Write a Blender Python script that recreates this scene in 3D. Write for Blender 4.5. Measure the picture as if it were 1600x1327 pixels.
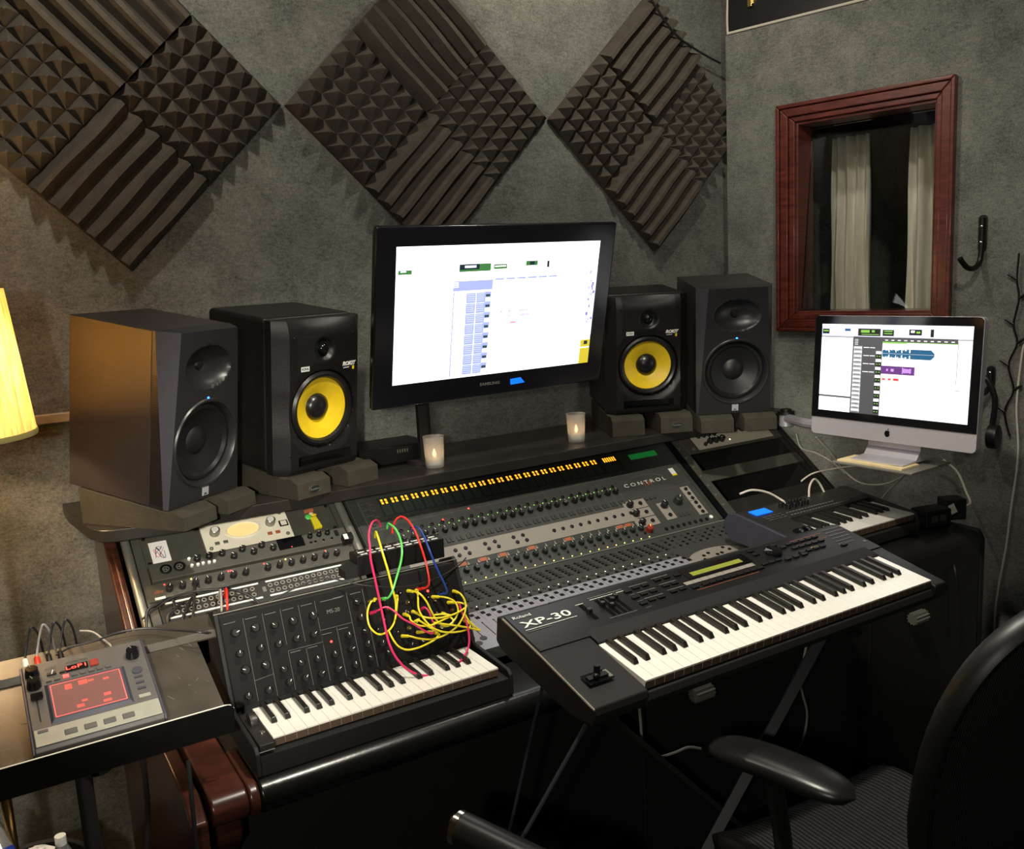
import bpy, math, random
from mathutils import Matrix, Vector
import numpy as np
random.seed(7)
HC = 1.65                      # camera height; everything is laid out relative to it, then lifted
S = bpy.context.scene
COL = S.collection
for o in list(bpy.data.objects): bpy.data.objects.remove(o)
PI = math.pi
def rad(a): return a*PI/180
def T(x, y=None, z=None):
    return Matrix.Translation(Vector(x) if y is None else Vector((x, y, z)))
def RZ(a): return Matrix.Rotation(rad(a), 4, 'Z')
def RX(a): return Matrix.Rotation(rad(a), 4, 'X')
def RY(a): return Matrix.Rotation(rad(a), 4, 'Y')

# ---------------------------------------------------------------- camera
FPX, PITCH, ROLL, HEAD = 1412.0, .166, -.052, rad(31)
def _dir(x, y, z):             # heading frame -> world frame (X runs along the desk)
    return Vector((x*math.cos(HEAD)+y*math.sin(HEAD), -x*math.sin(HEAD)+y*math.cos(HEAD), z))
_c, _s, _cr, _sr = math.cos(PITCH), math.sin(PITCH), math.cos(ROLL), math.sin(ROLL)
FW = _dir(0, _c, -_s)
_U0, _R0 = _dir(0, _s, _c), _dir(1, 0, 0)
CU = _R0*_cr + _U0*_sr
CV = -_R0*_sr + _U0*_cr
cam_d = bpy.data.cameras.new('camera'); cam = bpy.data.objects.new('camera', cam_d); COL.objects.link(cam)
cam_d.sensor_fit = 'HORIZONTAL'; cam_d.sensor_width = 36; cam_d.lens = 36*FPX/1600
cam_d.clip_start = .02
cam.matrix_world = Matrix(((CU.x, CV.x, -FW.x, 0), (CU.y, CV.y, -FW.y, 0), (CU.z, CV.z, -FW.z, 0), (0, 0, 0, 1)))
S.camera = cam

# ---------------------------------------------------------------- world, light, exposure
w = bpy.data.worlds.new('world'); S.world = w; w.use_nodes = True
w.node_tree.nodes['Background'].inputs[0].default_value = (.9, .85, .75, 1)
w.node_tree.nodes['Background'].inputs[1].default_value = .015
S.view_settings.view_transform = 'Standard'; S.view_settings.look = 'None'
S.view_settings.exposure = 0; S.view_settings.gamma = 1
def aim(o, p, q):
    d = (Vector(q)-Vector(p)).normalized()
    o.matrix_world = T(p) @ d.to_track_quat('-Z', 'Y').to_matrix().to_4x4()
def spot(name, p, q, power, color, size, ang=120, blend=.6):
    l = bpy.data.lights.new(name, 'SPOT'); l.energy = power; l.color = color
    l.shadow_soft_size = size; l.spot_size = rad(ang); l.spot_blend = blend
    o = bpy.data.objects.new(name, l); COL.objects.link(o); aim(o, p, q); return o
WARM = (1, .94, .81)
spot('ceiling_spot_desk', (.95, 1.05, 1.1), (1.1, 1.35, -.9), 138, WARM, .05, 105)
spot('ceiling_spot_foam', (.35, 2.05, 1.15), (.9, 2.7, 0), 23, WARM, .04, 150)
spot('ceiling_spot_foam_right', (1.80, 2.05, 1.15), (2.1, 2.7, 0), 21, WARM, .04, 150)
spot('ceiling_spot_booth', (1.6, .9, 1.1), (2.8, 1.9, .42), 34, WARM, .04, 78, .9)
spot('room_light_behind', (-.55, -.35, .18), (1.0, 2.4, -.2), 48, WARM, .05, 84)
spot('added_fill_left_rack', (-.25, -.12, .06), (.60, 2.35, -.68), 260, WARM, .03, 27, 1)  # added fill by the camera, brightens the cream unit; not a lamp of the room
spot('added_fill_right_rack', (-.25, -.12, .06), (2.40, 2.35, -.66), 190, WARM, .03, 14, 1)  # added fill from the same point, lifts the dark right rack gear

# ---------------------------------------------------------------- rays (only to read positions off the plan of the room)
def ray(px, py): return FW + CU*((px-800)/FPX) - CV*((py-663.5)/FPX)
def onY(px, py, Y): r = ray(px, py); return r*(Y/r.y)
def onX(px, py, X): r = ray(px, py); return r*(X/r.x)
def onZ(px, py, Z): r = ray(px, py); return r*(Z/r.z)
def onPl(px, py, M, off=0):    # plane z=off of frame M
    n = (M.to_3x3() @ Vector((0, 0, 1))); P = M @ Vector((0, 0, off)); r = ray(px, py)
    return r*(P.dot(n)/r.dot(n))

# ---------------------------------------------------------------- materials
def mat(name, col, rough=.5, metal=0, var=.06, bump=0, bscale=200, spec=.5, emit=None, est=1, vscale=30, trans=0, coat=0):
    m = bpy.data.materials.new(name); m.use_nodes = True
    nt = m.node_tree; b = nt.nodes['Principled BSDF']
    b.inputs['Roughness'].default_value = rough; b.inputs['Metallic'].default_value = metal
    b.inputs['Specular IOR Level'].default_value = spec
    if coat: b.inputs['Coat Weight'].default_value = coat; b.inputs['Coat Roughness'].default_value = .08
    tc = nt.nodes.new('ShaderNodeTexCoord')
    n = nt.nodes.new('ShaderNodeTexNoise'); n.inputs['Scale'].default_value = vscale; n.inputs['Detail'].default_value = 4
    nt.links.new(tc.outputs['Object'], n.inputs['Vector'])
    r = nt.nodes.new('ShaderNodeValToRGB')
    r.color_ramp.elements[0].position = .3; r.color_ramp.elements[1].position = .7
    r.color_ramp.elements[0].color = [c*(1-var) for c in col]+[1]; r.color_ramp.elements[1].color = [min(1, c*(1+var)) for c in col]+[1]
    nt.links.new(n.outputs['Fac'], r.inputs['Fac']); nt.links.new(r.outputs['Color'], b.inputs['Base Color'])
    if bump:
        n2 = nt.nodes.new('ShaderNodeTexNoise'); n2.inputs['Scale'].default_value = bscale; n2.inputs['Detail'].default_value = 6
        bp = nt.nodes.new('ShaderNodeBump'); bp.inputs['Strength'].default_value = bump; bp.inputs['Distance'].default_value = .003
        nt.links.new(tc.outputs['Object'], n2.inputs['Vector']); nt.links.new(n2.outputs['Fac'], bp.inputs['Height'])
        nt.links.new(bp.outputs['Normal'], b.inputs['Normal'])
    if emit:
        b.inputs['Emission Color'].default_value = list(emit)+[1]; b.inputs['Emission Strength'].default_value = est
    if trans: b.inputs['Transmission Weight'].default_value = trans
    return m
def srgb(r, g, b):
    f = lambda c: (c/255/12.92 if c/255 < .04045 else ((c/255+.055)/1.055)**2.4)
    return (f(r), f(g), f(b))
def carpet(name, lo, hi, sc=1):
    m = bpy.data.materials.new(name); m.use_nodes = True; nt = m.node_tree; b = nt.nodes['Principled BSDF']
    b.inputs['Roughness'].default_value = 1; b.inputs['Specular IOR Level'].default_value = .1
    tc = nt.nodes.new('ShaderNodeTexCoord')
    def noise(s, d, r=.6):
        n = nt.nodes.new('ShaderNodeTexNoise'); n.inputs['Scale'].default_value = s; n.inputs['Detail'].default_value = d
        n.inputs['Roughness'].default_value = r; nt.links.new(tc.outputs['Object'], n.inputs['Vector']); return n
    a = noise(210*sc, 8, .85); c = noise(9, 3); mp = nt.nodes.new('ShaderNodeMapping'); mp.inputs['Scale'].default_value = (1, 1, 3)
    d = noise(45, 5, .8); nt.links.new(tc.outputs['Object'], mp.inputs['Vector']); nt.links.new(mp.outputs['Vector'], d.inputs['Vector'])
    ad = nt.nodes.new('ShaderNodeMath'); ad.operation = 'MULTIPLY_ADD'; ad.inputs[1].default_value = .58
    nt.links.new(a.outputs['Fac'], ad.inputs[0])
    ad2 = nt.nodes.new('ShaderNodeMath'); ad2.operation = 'MULTIPLY_ADD'; ad2.inputs[1].default_value = .18; ad2.inputs[2].default_value = 0
    nt.links.new(c.outputs['Fac'], ad2.inputs[0])
    ad3 = nt.nodes.new('ShaderNodeMath'); ad3.operation = 'MULTIPLY_ADD'; ad3.inputs[1].default_value = .24
    nt.links.new(d.outputs['Fac'], ad3.inputs[0]); nt.links.new(ad2.outputs[0], ad3.inputs[2]); nt.links.new(ad3.outputs[0], ad.inputs[2])
    r = nt.nodes.new('ShaderNodeValToRGB'); r.color_ramp.elements[0].position = .40; r.color_ramp.elements[1].position = .60
    r.color_ramp.elements[0].color = list(lo)+[1]; r.color_ramp.elements[1].color = list(hi)+[1]
    nt.links.new(ad.outputs[0], r.inputs['Fac']); nt.links.new(r.outputs['Color'], b.inputs['Base Color'])
    bp = nt.nodes.new('ShaderNodeBump'); bp.inputs['Strength'].default_value = .5; bp.inputs['Distance'].default_value = .004
    nt.links.new(a.outputs['Fac'], bp.inputs['Height']); nt.links.new(bp.outputs['Normal'], b.inputs['Normal'])
    return m
def wood(name, lo, hi, rough=.3, axis=(1, 14, 1), coat=.3):
    m = mat(name, lo, rough, coat=coat); nt = m.node_tree; b = nt.nodes['Principled BSDF']
    tc = nt.nodes.new('ShaderNodeTexCoord'); mp = nt.nodes.new('ShaderNodeMapping'); mp.inputs['Scale'].default_value = axis
    n = nt.nodes.new('ShaderNodeTexNoise'); n.inputs['Scale'].default_value = 9; n.inputs['Detail'].default_value = 8; n.inputs['Distortion'].default_value = .6
    r = nt.nodes.new('ShaderNodeValToRGB'); r.color_ramp.elements[0].position = .35; r.color_ramp.elements[1].position = .68
    r.color_ramp.elements[0].color = list(lo)+[1]; r.color_ramp.elements[1].color = list(hi)+[1]
    nt.links.new(tc.outputs['Object'], mp.inputs['Vector']); nt.links.new(mp.outputs['Vector'], n.inputs['Vector'])
    nt.links.new(n.outputs['Fac'], r.inputs['Fac']); nt.links.new(r.outputs['Color'], b.inputs['Base Color'])
    return m
def glow(name, col, st): return mat(name, col, .4, emit=col, est=st)
M = {}
M['carpet'] = carpet('grey_carpet', (.070, .070, .061), (.29, .288, .255))
M['floor'] = carpet('dark_carpet', (.012, .011, .010), (.03, .028, .025))
M['ceil'] = mat('ceiling_paint', (.25, .24, .21), .9)
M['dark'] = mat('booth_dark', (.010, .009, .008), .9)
M['foam'] = mat('charcoal_foam', (.080, .069, .056), .95, var=.15, bump=.25, bscale=350, spec=.15)
M['foam2'] = mat('grey_foam', (.042, .038, .028), .95, var=.12, bump=.4, bscale=250, spec=.15)
M['black'] = mat('black_plastic', (.0065, .0065, .0062), .42, var=.15, spec=.4)
M['blackm'] = mat('black_matte', (.0055, .0052, .0048), .7, var=.15)
M['blackv'] = mat('black_vinyl', (.008, .0077, .007), .38, var=.2, bump=.15, bscale=400)
M['gloss'] = mat('gloss_black', (.006, .006, .007), .08, var=0)
M['bezel'] = mat('monitor_bezel', (.008, .0075, .010), .18, var=0)
M['leather'] = mat('black_leather', (.0055, .0055, .005), .26, var=.2, bump=.08, bscale=120)
M['shelf'] = mat('black_stained_shelf', (.022, .019, .016), .32, var=.25, vscale=14)
M['jblside'] = mat('grey_brown_laminate', (.029, .024, .023), .33, var=.1, bump=.1, bscale=500)
M['jblface'] = mat('graphite_baffle', (.017, .0165, .017), .35, var=.06)
M['jbltrim'] = mat('slate_bevel', (.065, .061, .074), .3, metal=.3, var=.04)
M['cone'] = mat('dark_cone', (.006, .006, .0065), .45)
M['yellow'] = mat('yellow_aramid_cone', (.80, .55, .015), .38, var=.05, vscale=80, bump=.1, bscale=300)
M['rubber'] = mat('rubber_surround', (.009, .009, .009), .3)
M['white'] = mat('white_print', (.8, .8, .75), .5)
M['key'] = mat('ivory_key', (.90, .88, .80), .25, var=.02, coat=.2)
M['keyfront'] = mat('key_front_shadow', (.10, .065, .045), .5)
M['bkey'] = mat('black_key', (.016, .015, .012), .3, var=.1)
M['chrome'] = mat('chrome', (.75, .74, .70), .14, metal=1, var=.02)
M['alu'] = mat('aluminium', (.62, .60, .64), .38, metal=.55, var=.02)
M['alu2'] = mat('dull_rail', (.30, .29, .25), .38, metal=.6, var=.05)
M['cream'] = mat('cream_faceplate', (.88, .83, .66), .38, var=.03)
M['panelgrey'] = mat('rack_panel_grey', (.065, .062, .050), .5, var=.1)
M['rackblk'] = mat('rack_black', (.020, .019, .016), .4, var=.1)
M['congrey'] = mat('console_grey', (.052, .054, .048), .5, var=.06)
M['condark'] = mat('console_dark_grey', (.040, .043, .038), .55, var=.06)
M['conlight'] = mat('console_light_grey', (.29, .265, .225), .5, var=.04)
M['conlav'] = mat('console_fader_grey', (.29, .285, .32), .5, var=.04)
M['meter'] = mat('meter_window', (.030, .045, .038), .25, var=.1)
M['line'] = mat('printed_line', (.14, .145, .125), .6)
M['orange'] = glow('orange_led', (1, .36, .02), 2.2)
M['yled'] = glow('yellow_led', (1, .78, .15), 3.5)
M['gled'] = glow('green_led', (.35, .9, .15), 1.2)
M['rled'] = glow('red_led', (1, .04, .03), 5)
M['wled'] = glow('white_led', (1, .85, .6), 3)
M['bled'] = glow('blue_led', (.02, .16, 1), 6)
M['lcdg'] = glow('green_lcd', (.01, .16, .03), .5)
M['lcdy'] = glow('olive_lcd', (.22, .25, .03), .35)
M['lcdb'] = glow('blue_lcd', (.005, .16, 1), 1.0)
M['redlbl'] = mat('rust_label', (.42, .12, .05), .5)
M['redk'] = mat('red_knob', (.30, .03, .02), .35)
M['teal'] = mat('dark_teal_knob', (.022, .028, .026), .35)
M['knob'] = mat('black_knob', (.014, .013, .012), .35)
M['redw'] = wood('mahogany', (.032, .011, .008), (.080, .022, .013), .28, (1, 2, 9))
M['redwf'] = wood('window_mahogany', (.075, .015, .010), (.16, .034, .024), .32, (2, 2, 9))
M['wtrim'] = wood('pale_trim', (.42, .30, .18), (.6, .45, .3), .6)
M['brownlam'] = wood('shelf_end', (.03, .02, .014), (.055, .036, .022), .4)
M['curtain'] = mat('pale_curtain', (.86, .78, .69), .75, var=.05, bump=.1, bscale=60)
M['shade'] = mat('pleated_shade', (.80, .62, .26), .8, var=.1, vscale=60)
M['brass'] = mat('brass', (.75, .5, .2), .25, metal=1)
M['piping'] = mat('white_piping', (.62, .58, .48), .6)
M['cabw'] = mat('white_cable', (.62, .57, .48), .45)
M['cabk'] = mat('black_cable', (.012, .012, .012), .45)
M['cabg'] = mat('grey_cable', (.30, .28, .26), .45)
M['cy'] = mat('yellow_cable', (.85, .72, .03), .35)
M['cp'] = mat('pink_cable', (.70, .03, .13), .35)
M['cr'] = mat('red_cable', (.70, .03, .02), .35)
M['cg'] = mat('green_cable', (.12, .62, .12), .35)
M['cb'] = mat('blue_cable', (.02, .06, .30), .35)
M['kaoss'] = mat('pad_grey', (.105, .10, .095), .42, metal=.2)
M['kaossl'] = mat('pad_silver', (.36, .36, .30), .4, metal=.4)
M['kaossb'] = mat('pad_bluegrey', (.055, .055, .075), .4, metal=.2)
M['traym'] = mat('worn_dark_metal', (.065, .055, .042), .42, metal=.3, var=.3, vscale=12)
M['chairarm'] = mat('chair_arm_pad', (.010, .010, .0095), .33, var=.1)
M['standm'] = mat('stand_steel', (.018, .018, .024), .4, var=.1)
M['panelblk'] = mat('printed_black_panel', (.0055, .0052, .0048), .6, spec=.2)
M['beige'] = mat('beige_field', (.46, .43, .34), .5, var=.04)
M['paper'] = mat('paper', (.88, .86, .82), .8)
M['manila'] = mat('pale_wood', (.72, .58, .32), .7, var=.1)
M['blueplastic'] = mat('blue_cap', (.02, .05, .35), .35)
M['clearp'] = mat('clear_plastic', (.85, .88, .9), .15, trans=.85)
def glassmat():
    m = bpy.data.materials.new('window_glass'); m.use_nodes = True; nt = m.node_tree; nt.nodes.remove(nt.nodes['Principled BSDF'])
    t = nt.nodes.new('ShaderNodeBsdfTransparent'); g = nt.nodes.new('ShaderNodeBsdfGlossy'); g.inputs['Roughness'].default_value = .02
    mx = nt.nodes.new('ShaderNodeMixShader'); f = nt.nodes.new('ShaderNodeFresnel'); f.inputs['IOR'].default_value = 1.5
    t.inputs['Color'].default_value = (.93, .95, .93, 1)
    nt.links.new(f.outputs[0], mx.inputs[0]); nt.links.new(t.outputs[0], mx.inputs[1]); nt.links.new(g.outputs[0], mx.inputs[2])
    nt.links.new(mx.outputs[0], nt.nodes['Material Output'].inputs['Surface']); return m
M['glass'] = glassmat()
def frost():
    m = bpy.data.materials.new('frosted_glass'); m.use_nodes = True; nt = m.node_tree; b = nt.nodes['Principled BSDF']
    tr = nt.nodes.new('ShaderNodeBsdfTranslucent'); tr.inputs['Color'].default_value = (.85, .83, .78, 1)
    tp = nt.nodes.new('ShaderNodeBsdfTransparent'); mx = nt.nodes.new('ShaderNodeMixShader'); mx.inputs[0].default_value = .35
    m2 = nt.nodes.new('ShaderNodeMixShader'); m2.inputs[0].default_value = .5
    b.inputs['Base Color'].default_value = (.7, .68, .64, 1); b.inputs['Roughness'].default_value = .35
    nt.links.new(tr.outputs[0], mx.inputs[1]); nt.links.new(b.outputs[0], mx.inputs[2])
    nt.links.new(mx.outputs[0], m2.inputs[1]); nt.links.new(tp.outputs[0], m2.inputs[2])
    nt.links.new(m2.outputs[0], nt.nodes['Material Output'].inputs['Surface']); return m
M['frost'] = frost()
# pleated lamp shade lets light through
_nt = M['shade'].node_tree; _tr = _nt.nodes.new('ShaderNodeBsdfTranslucent'); _mx = _nt.nodes.new('ShaderNodeMixShader')
_tr.inputs['Color'].default_value = (.95, .62, .13, 1)
_tc2 = _nt.nodes.new('ShaderNodeTexCoord'); _mp2 = _nt.nodes.new('ShaderNodeMapping'); _mp2.inputs['Scale'].default_value = (1, 1, .03)
_n2 = _nt.nodes.new('ShaderNodeTexNoise'); _n2.inputs['Scale'].default_value = 150; _n2.inputs['Detail'].default_value = 3
_r2 = _nt.nodes.new('ShaderNodeValToRGB'); _r2.color_ramp.elements[0].position = .34; _r2.color_ramp.elements[1].position = .62
_r2.color_ramp.elements[0].color = (.36, .17, .03, 1); _r2.color_ramp.elements[1].color = (.72, .50, .17, 1)
_nt.links.new(_tc2.outputs['Object'], _mp2.inputs['Vector']); _nt.links.new(_mp2.outputs['Vector'], _n2.inputs['Vector']); _nt.links.new(_n2.outputs['Fac'], _r2.inputs['Fac']); _nt.links.new(_r2.outputs['Color'], _tr.inputs['Color'])
_mx.inputs[0].default_value = .42; _nt.links.new(_nt.nodes['Principled BSDF'].outputs[0], _mx.inputs[1]); _nt.links.new(_tr.outputs[0], _mx.inputs[2])
_nt.links.new(_mx.outputs[0], _nt.nodes['Material Output'].inputs['Surface'])

# ---------------------------------------------------------------- mesh builder
WM = {}
class MB:
    def __init__(s, F=None):
        s.F = F or Matrix(); s.v = []; s.f = []; s.m = []; s.mats = []; s.sm = []
    def mi(s, m):
        m = M[m] if isinstance(m, str) else m
        if m not in s.mats: s.mats.append(m)
        return s.mats.index(m)
    def add(s, vs, fs, m, smooth=False, X=None):
        k = len(s.v); W = s.F @ X if X is not None else s.F
        s.v += [W @ Vector(p) for p in vs]; i = s.mi(m)
        for f in fs: s.f.append([a+k for a in f]); s.m.append(i); s.sm.append(smooth)
        return s
    def box(s, x0, x1, y0, y1, z0, z1, m, X=None, taper=0):
        t = taper
        vs = [(x0, y0, z0), (x1, y0, z0), (x1, y1, z0), (x0, y1, z0), (x0+t, y0+t, z1), (x1-t, y0+t, z1), (x1-t, y1-t, z1), (x0+t, y1-t, z1)]
        return s.add(vs, [(0, 3, 2, 1), (4, 5, 6, 7), (0, 1, 5, 4), (1, 2, 6, 5), (2, 3, 7, 6), (3, 0, 4, 7)], m, X=X)
    def prism(s, poly, a, b, m, axis='x', X=None, smooth=False):
        n = len(poly)
        P = {'x': lambda p, t: (t, p[0], p[1]), 'y': lambda p, t: (p[0], t, p[1]), 'z': lambda p, t: (p[0], p[1], t)}[axis]
        ar = sum(poly[i][0]*poly[(i+1) % n][1]-poly[(i+1) % n][0]*poly[i][1] for i in range(n))
        if (ar < 0) ^ (axis == 'y'): poly = poly[::-1]
        vs = [P(p, a) for p in poly]+[P(p, b) for p in poly]
        fs = [tuple(range(n))[::-1], tuple(range(n, 2*n))]+[(i, (i+1) % n, n+(i+1) % n, n+i) for i in range(n)]
        return s.add(vs, fs, m, smooth, X)
    def lathe(s, prof, m, n=24, X=None, cap0=True, cap1=True, sx=1, sy=1, smooth=True):
        vs = []; fs = []; k = len(prof)
        for r, z in prof:
            for j in range(n):
                a = 2*PI*j/n; vs.append((r*math.cos(a)*sx, r*math.sin(a)*sy, z))
        for i in range(k-1):
            for j in range(n):
                q = (j+1) % n; fs.append((i*n+j, i*n+q, (i+1)*n+q, (i+1)*n+j))
        if cap0: fs.append(tuple(range(n))[::-1])
        if cap1: fs.append(tuple(range((k-1)*n, k*n)))
        return s.add(vs, fs, m, smooth, X)
    def cyl(s, p, r, h, m, n=16, X=None):
        return s.lathe([(r, 0), (r, h)], m, n, (X or Matrix()) @ T(*p))
    def tube(s, pts, r, m, n=8, closed=False, cap=True, flat=1.0):
        pts = [Vector(p) for p in pts]; k = len(pts); vs = []; fs = []; up = Vector((0, 0, 1)); prev = None
        for i, p in enumerate(pts):
            a = pts[(i-1) % k] if closed else pts[max(0, i-1)]; b = pts[(i+1) % k] if closed else pts[min(k-1, i+1)]
            t = (b-a)
            t = t.normalized() if t.length > 1e-9 else Vector((1, 0, 0))
            if prev is None:
                u = t.cross(up)
                if u.length < .05: u = t.cross(Vector((1, 0, 0)))
            else: u = prev-t*prev.dot(t)
            u.normalize(); prev = u; v = t.cross(u); rr = r(i/(k-1)) if callable(r) else r
            for j in range(n):
                th = 2*PI*j/n; vs.append(p+u*(rr*math.cos(th))+v*(rr*flat*math.sin(th)))
        for i in range(k if closed else k-1):
            for j in range(n):
                q = (j+1) % n; i2 = (i+1) % k; fs.append((i*n+j, i*n+q, i2*n+q, i2*n+j))
        if cap and not closed: fs += [tuple(range(n))[::-1], tuple(range((k-1)*n, k*n))]
        return s.add(vs, fs, m, True)
    def ball(s, p, r, m, n=16, sc=(1, 1, 1)):
        pr = [(max(1e-5, r*math.sin(PI*i/10)), -r*math.cos(PI*i/10)*sc[2]) for i in range(11)]
        return s.lathe(pr, m, n, T(*p), sx=sc[0], sy=sc[1])
    def rect(s, x0, y0, x1, y1, m, z=0, X=None):
        return s.add([(x0, y0, z), (x1, y0, z), (x1, y1, z), (x0, y1, z)], [(0, 1, 2, 3)], m, X=X)
    def build(s, name, parent=None, origin=None, bevel=0, seg=2, kind=None, label=None):
        if origin is None:
            if parent is not None: origin = WM[parent].translation
            else:
                xs = np.array([tuple(v) for v in s.v]); origin = Vector(((xs[:, 0].min()+xs[:, 0].max())/2, (xs[:, 1].min()+xs[:, 1].max())/2, xs[:, 2].min()))
        L = WM[parent].copy() if parent is not None else Matrix()
        L.translation = Vector(origin); Li = L.inverted()
        me = bpy.data.meshes.new(name); me.from_pydata([Li @ v for v in s.v], [], s.f)
        for m in s.mats: me.materials.append(m)
        me.polygons.foreach_set('material_index', s.m)
        me.polygons.foreach_set('use_smooth', [True]*len(s.f))
        me.set_sharp_from_angle(angle=rad(32)); me.update()
        o = bpy.data.objects.new(name, me); COL.objects.link(o)
        if parent is not None: o.parent = parent; o.matrix_basis = WM[parent].inverted() @ L
        else: o.matrix_basis = L
        WM[o] = L
        if bevel:
            b = o.modifiers.new('bevel', 'BEVEL'); b.width = bevel; b.segments = seg; b.limit_method = 'ANGLE'; b.angle_limit = rad(35); b.harden_normals = True
        if kind: o['kind'] = kind
        if label: o['label'] = label
        return o
def thing(name, label, cat, F, group=None):
    o = bpy.data.objects.new(name, None); o.empty_display_size = .05; COL.objects.link(o)
    F = F if isinstance(F, Matrix) else T(F); o.matrix_basis = F; WM[o] = F.copy()
    tag(o, label, cat, group); return o
def tag(o, label, cat, group=None):
    o['label'] = label; o['category'] = cat
    if group: o['group'] = group
    return o
def struct(mb, name, **k): return mb.build(name, kind='structure', **k)
def dup(o, off):               # copy one part, shifted inside its parent
    c = o.copy(); COL.objects.link(c); c.location = o.location+Vector(off); WM[c] = WM[o] @ T(*off); return c
def dup_tree(root, F, label, group=None):
    def rec(o, par):
        c = o.copy(); COL.objects.link(c); c.parent = par; WM[c] = WM[o]
        for ch in [x for x in bpy.data.objects if x.parent == o]: rec(ch, c)
        return c
    c = rec(root, None); c.matrix_basis = F; WM[c] = F; c['label'] = label
    if group: c['group'] = group
    return c
def smooth(pts, n=8, closed=False):
    pts = [Vector(p) for p in pts]; out = []; k = len(pts)
    for i in range(k if closed else k-1):
        g = lambda j: pts[j % k] if closed else pts[min(max(j, 0), k-1)]
        a, b, c, d = g(i-1), g(i), g(i+1), g(i+2)
        for j in range(n):
            t = j/n; out.append(.5*((2*b)+(c-a)*t+(2*a-5*b+4*c-d)*t*t+(3*b-a-3*c+d)*t**3))
    if not closed: out.append(pts[-1])
    return out
def text(name, s, size, m, parent, F, width=None, ext=.0004, bold=0, shear=0):
    cu = bpy.data.curves.new(name, 'FONT'); cu.body = s; cu.size = size; cu.extrude = ext; cu.offset = bold; cu.shear = shear
    cu.align_x = 'CENTER'; cu.align_y = 'CENTER'; cu.resolution_u = 3
    t = bpy.data.objects.new(name, cu); COL.objects.link(t); bpy.context.view_layer.update()
    me = bpy.data.meshes.new_from_object(t.evaluated_get(bpy.context.evaluated_depsgraph_get())); bpy.data.objects.remove(t)
    me.name = name; me.materials.clear(); me.materials.append(M[m])
    if width:
        xs = [v.co.x for v in me.vertices]; k = width/(max(xs)-min(xs))
        for v in me.vertices: v.co.x *= k
    o = bpy.data.objects.new(name, me); COL.objects.link(o)
    o.parent = parent; o.matrix_basis = WM[parent].inverted() @ F; WM[o] = F; return o
def cable(name, pts, r, m, label, cat='cable', group=None, n=8, plugs=None, plugm=None, sm=8):
    mb = MB(); mb.tube(smooth(pts, sm), r, m, n)
    o = mb.build(name); tag(o, label, cat, group)
    for (p, q) in plugs or []:
        pb = MB(); p = Vector(p); q = Vector(q); pb.tube([p, p+(q-p)*.5, q], r*1.9, plugm or m, 8); pb.build('plug', o)
    return o

# ================================================================ room
WY = 2.72
CORN = Vector((2.598, 2.62, 0)); WD = Vector((math.cos(rad(-76)), math.sin(rad(-76)), 0)); WN = Vector((-WD.y, WD.x, 0))  # WN points into the booth
WF = Matrix(((WD.x, WN.x, 0, CORN.x), (WD.y, WN.y, 0, CORN.y), (0, 0, 1, 0), (0, 0, 0, 1)))   # x along the wall, y into the booth
WF.translation = CORN*1.015; WF = WF @ Matrix.Scale(1.015, 4)
struct(MB().box(-1.6, 5, -1.6, WY, -1.75, -1.65, 'floor'), 'floor')
struct(MB().box(-1.6, 5, -1.6, WY, 1.25, 1.32, 'ceil'), 'ceiling')
struct(MB().box(-1.6, 5, WY, WY+.1, -1.65, 1.25, 'carpet'), 'wall_back')
struct(MB().box(-1.7, -1.6, -1.6, WY, -1.65, 1.25, 'carpet'), 'wall_left')
struct(MB().box(-1.6, 5, -1.7, -1.6, -1.65, 1.25, 'carpet'), 'wall_front')
struct(MB().box(5, 5.1, -1.6, WY, -1.65, 1.25, 'dark'), 'wall_far_right')
struct(MB().box(-1.59, .235, WY-.018, WY-.0005, -.337, -.310, 'wtrim'), 'trim_1', bevel=.004)
# booth wall with the window hole
a, b, c, d = .275, .795, -.215, .495
mb = MB(WF); th = .12
mb.box(0, 3.9, 0, th, -1.65, c, 'carpet'); mb.box(0, 3.9, 0, th, d, .837, 'carpet')
mb.box(0, a, 0, th, c, d, 'carpet'); mb.box(b, 3.9, 0, th, c, d, 'carpet')
struct(mb, 'wall_right')
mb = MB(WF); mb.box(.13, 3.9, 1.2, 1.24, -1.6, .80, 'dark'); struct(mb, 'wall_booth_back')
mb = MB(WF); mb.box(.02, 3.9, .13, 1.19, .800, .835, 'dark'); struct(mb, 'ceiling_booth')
# window: moulded frame in four mitred pieces, reveal, glass
mb = MB(WF)
def mitre(mb, o, i, y0, y1, m):       # o,i = (x0,z0,x1,z1) outer / inner rectangles
    O = [(o[0], o[1]), (o[2], o[1]), (o[2], o[3]), (o[0], o[3])]; I = [(i[0], i[1]), (i[2], i[1]), (i[2], i[3]), (i[0], i[3])]
    for k in range(4):
        q = (k+1) % 4; A, B, C, D = O[k], O[q], I[q], I[k]
        vs = [(p[0], y0, p[1]) for p in (A, B, C, D)]+[(p[0], y1, p[1]) for p in (A, B, C, D)]
        mb.add(vs, [(3, 2, 1, 0), (4, 5, 6, 7), (0, 1, 5, 4), (1, 2, 6, 5), (2, 3, 7, 6), (3, 0, 4, 7)][::1], m)
mitre(mb, (.218, -.268, .838, .546), (.232, -.254, .824, .532), -.030, 0, 'redwf')
mitre(mb, (.232, -.254, .824, .532), (.262, -.224, .794, .502), -.022, 0, 'redwf')
mitre(mb, (.262, -.224, .794, .502), (.285, -.203, .775, .482), -.012, 0, 'redwf')
wf = struct(mb, 'window_1', bevel=.004)
mb = MB(WF); mitre(mb, (.277, -.2135, .793, .4935), (.293, -.195, .768, .472), .0, .118, 'redwf'); mb.build('window_reveal', wf, bevel=.002)
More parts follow.
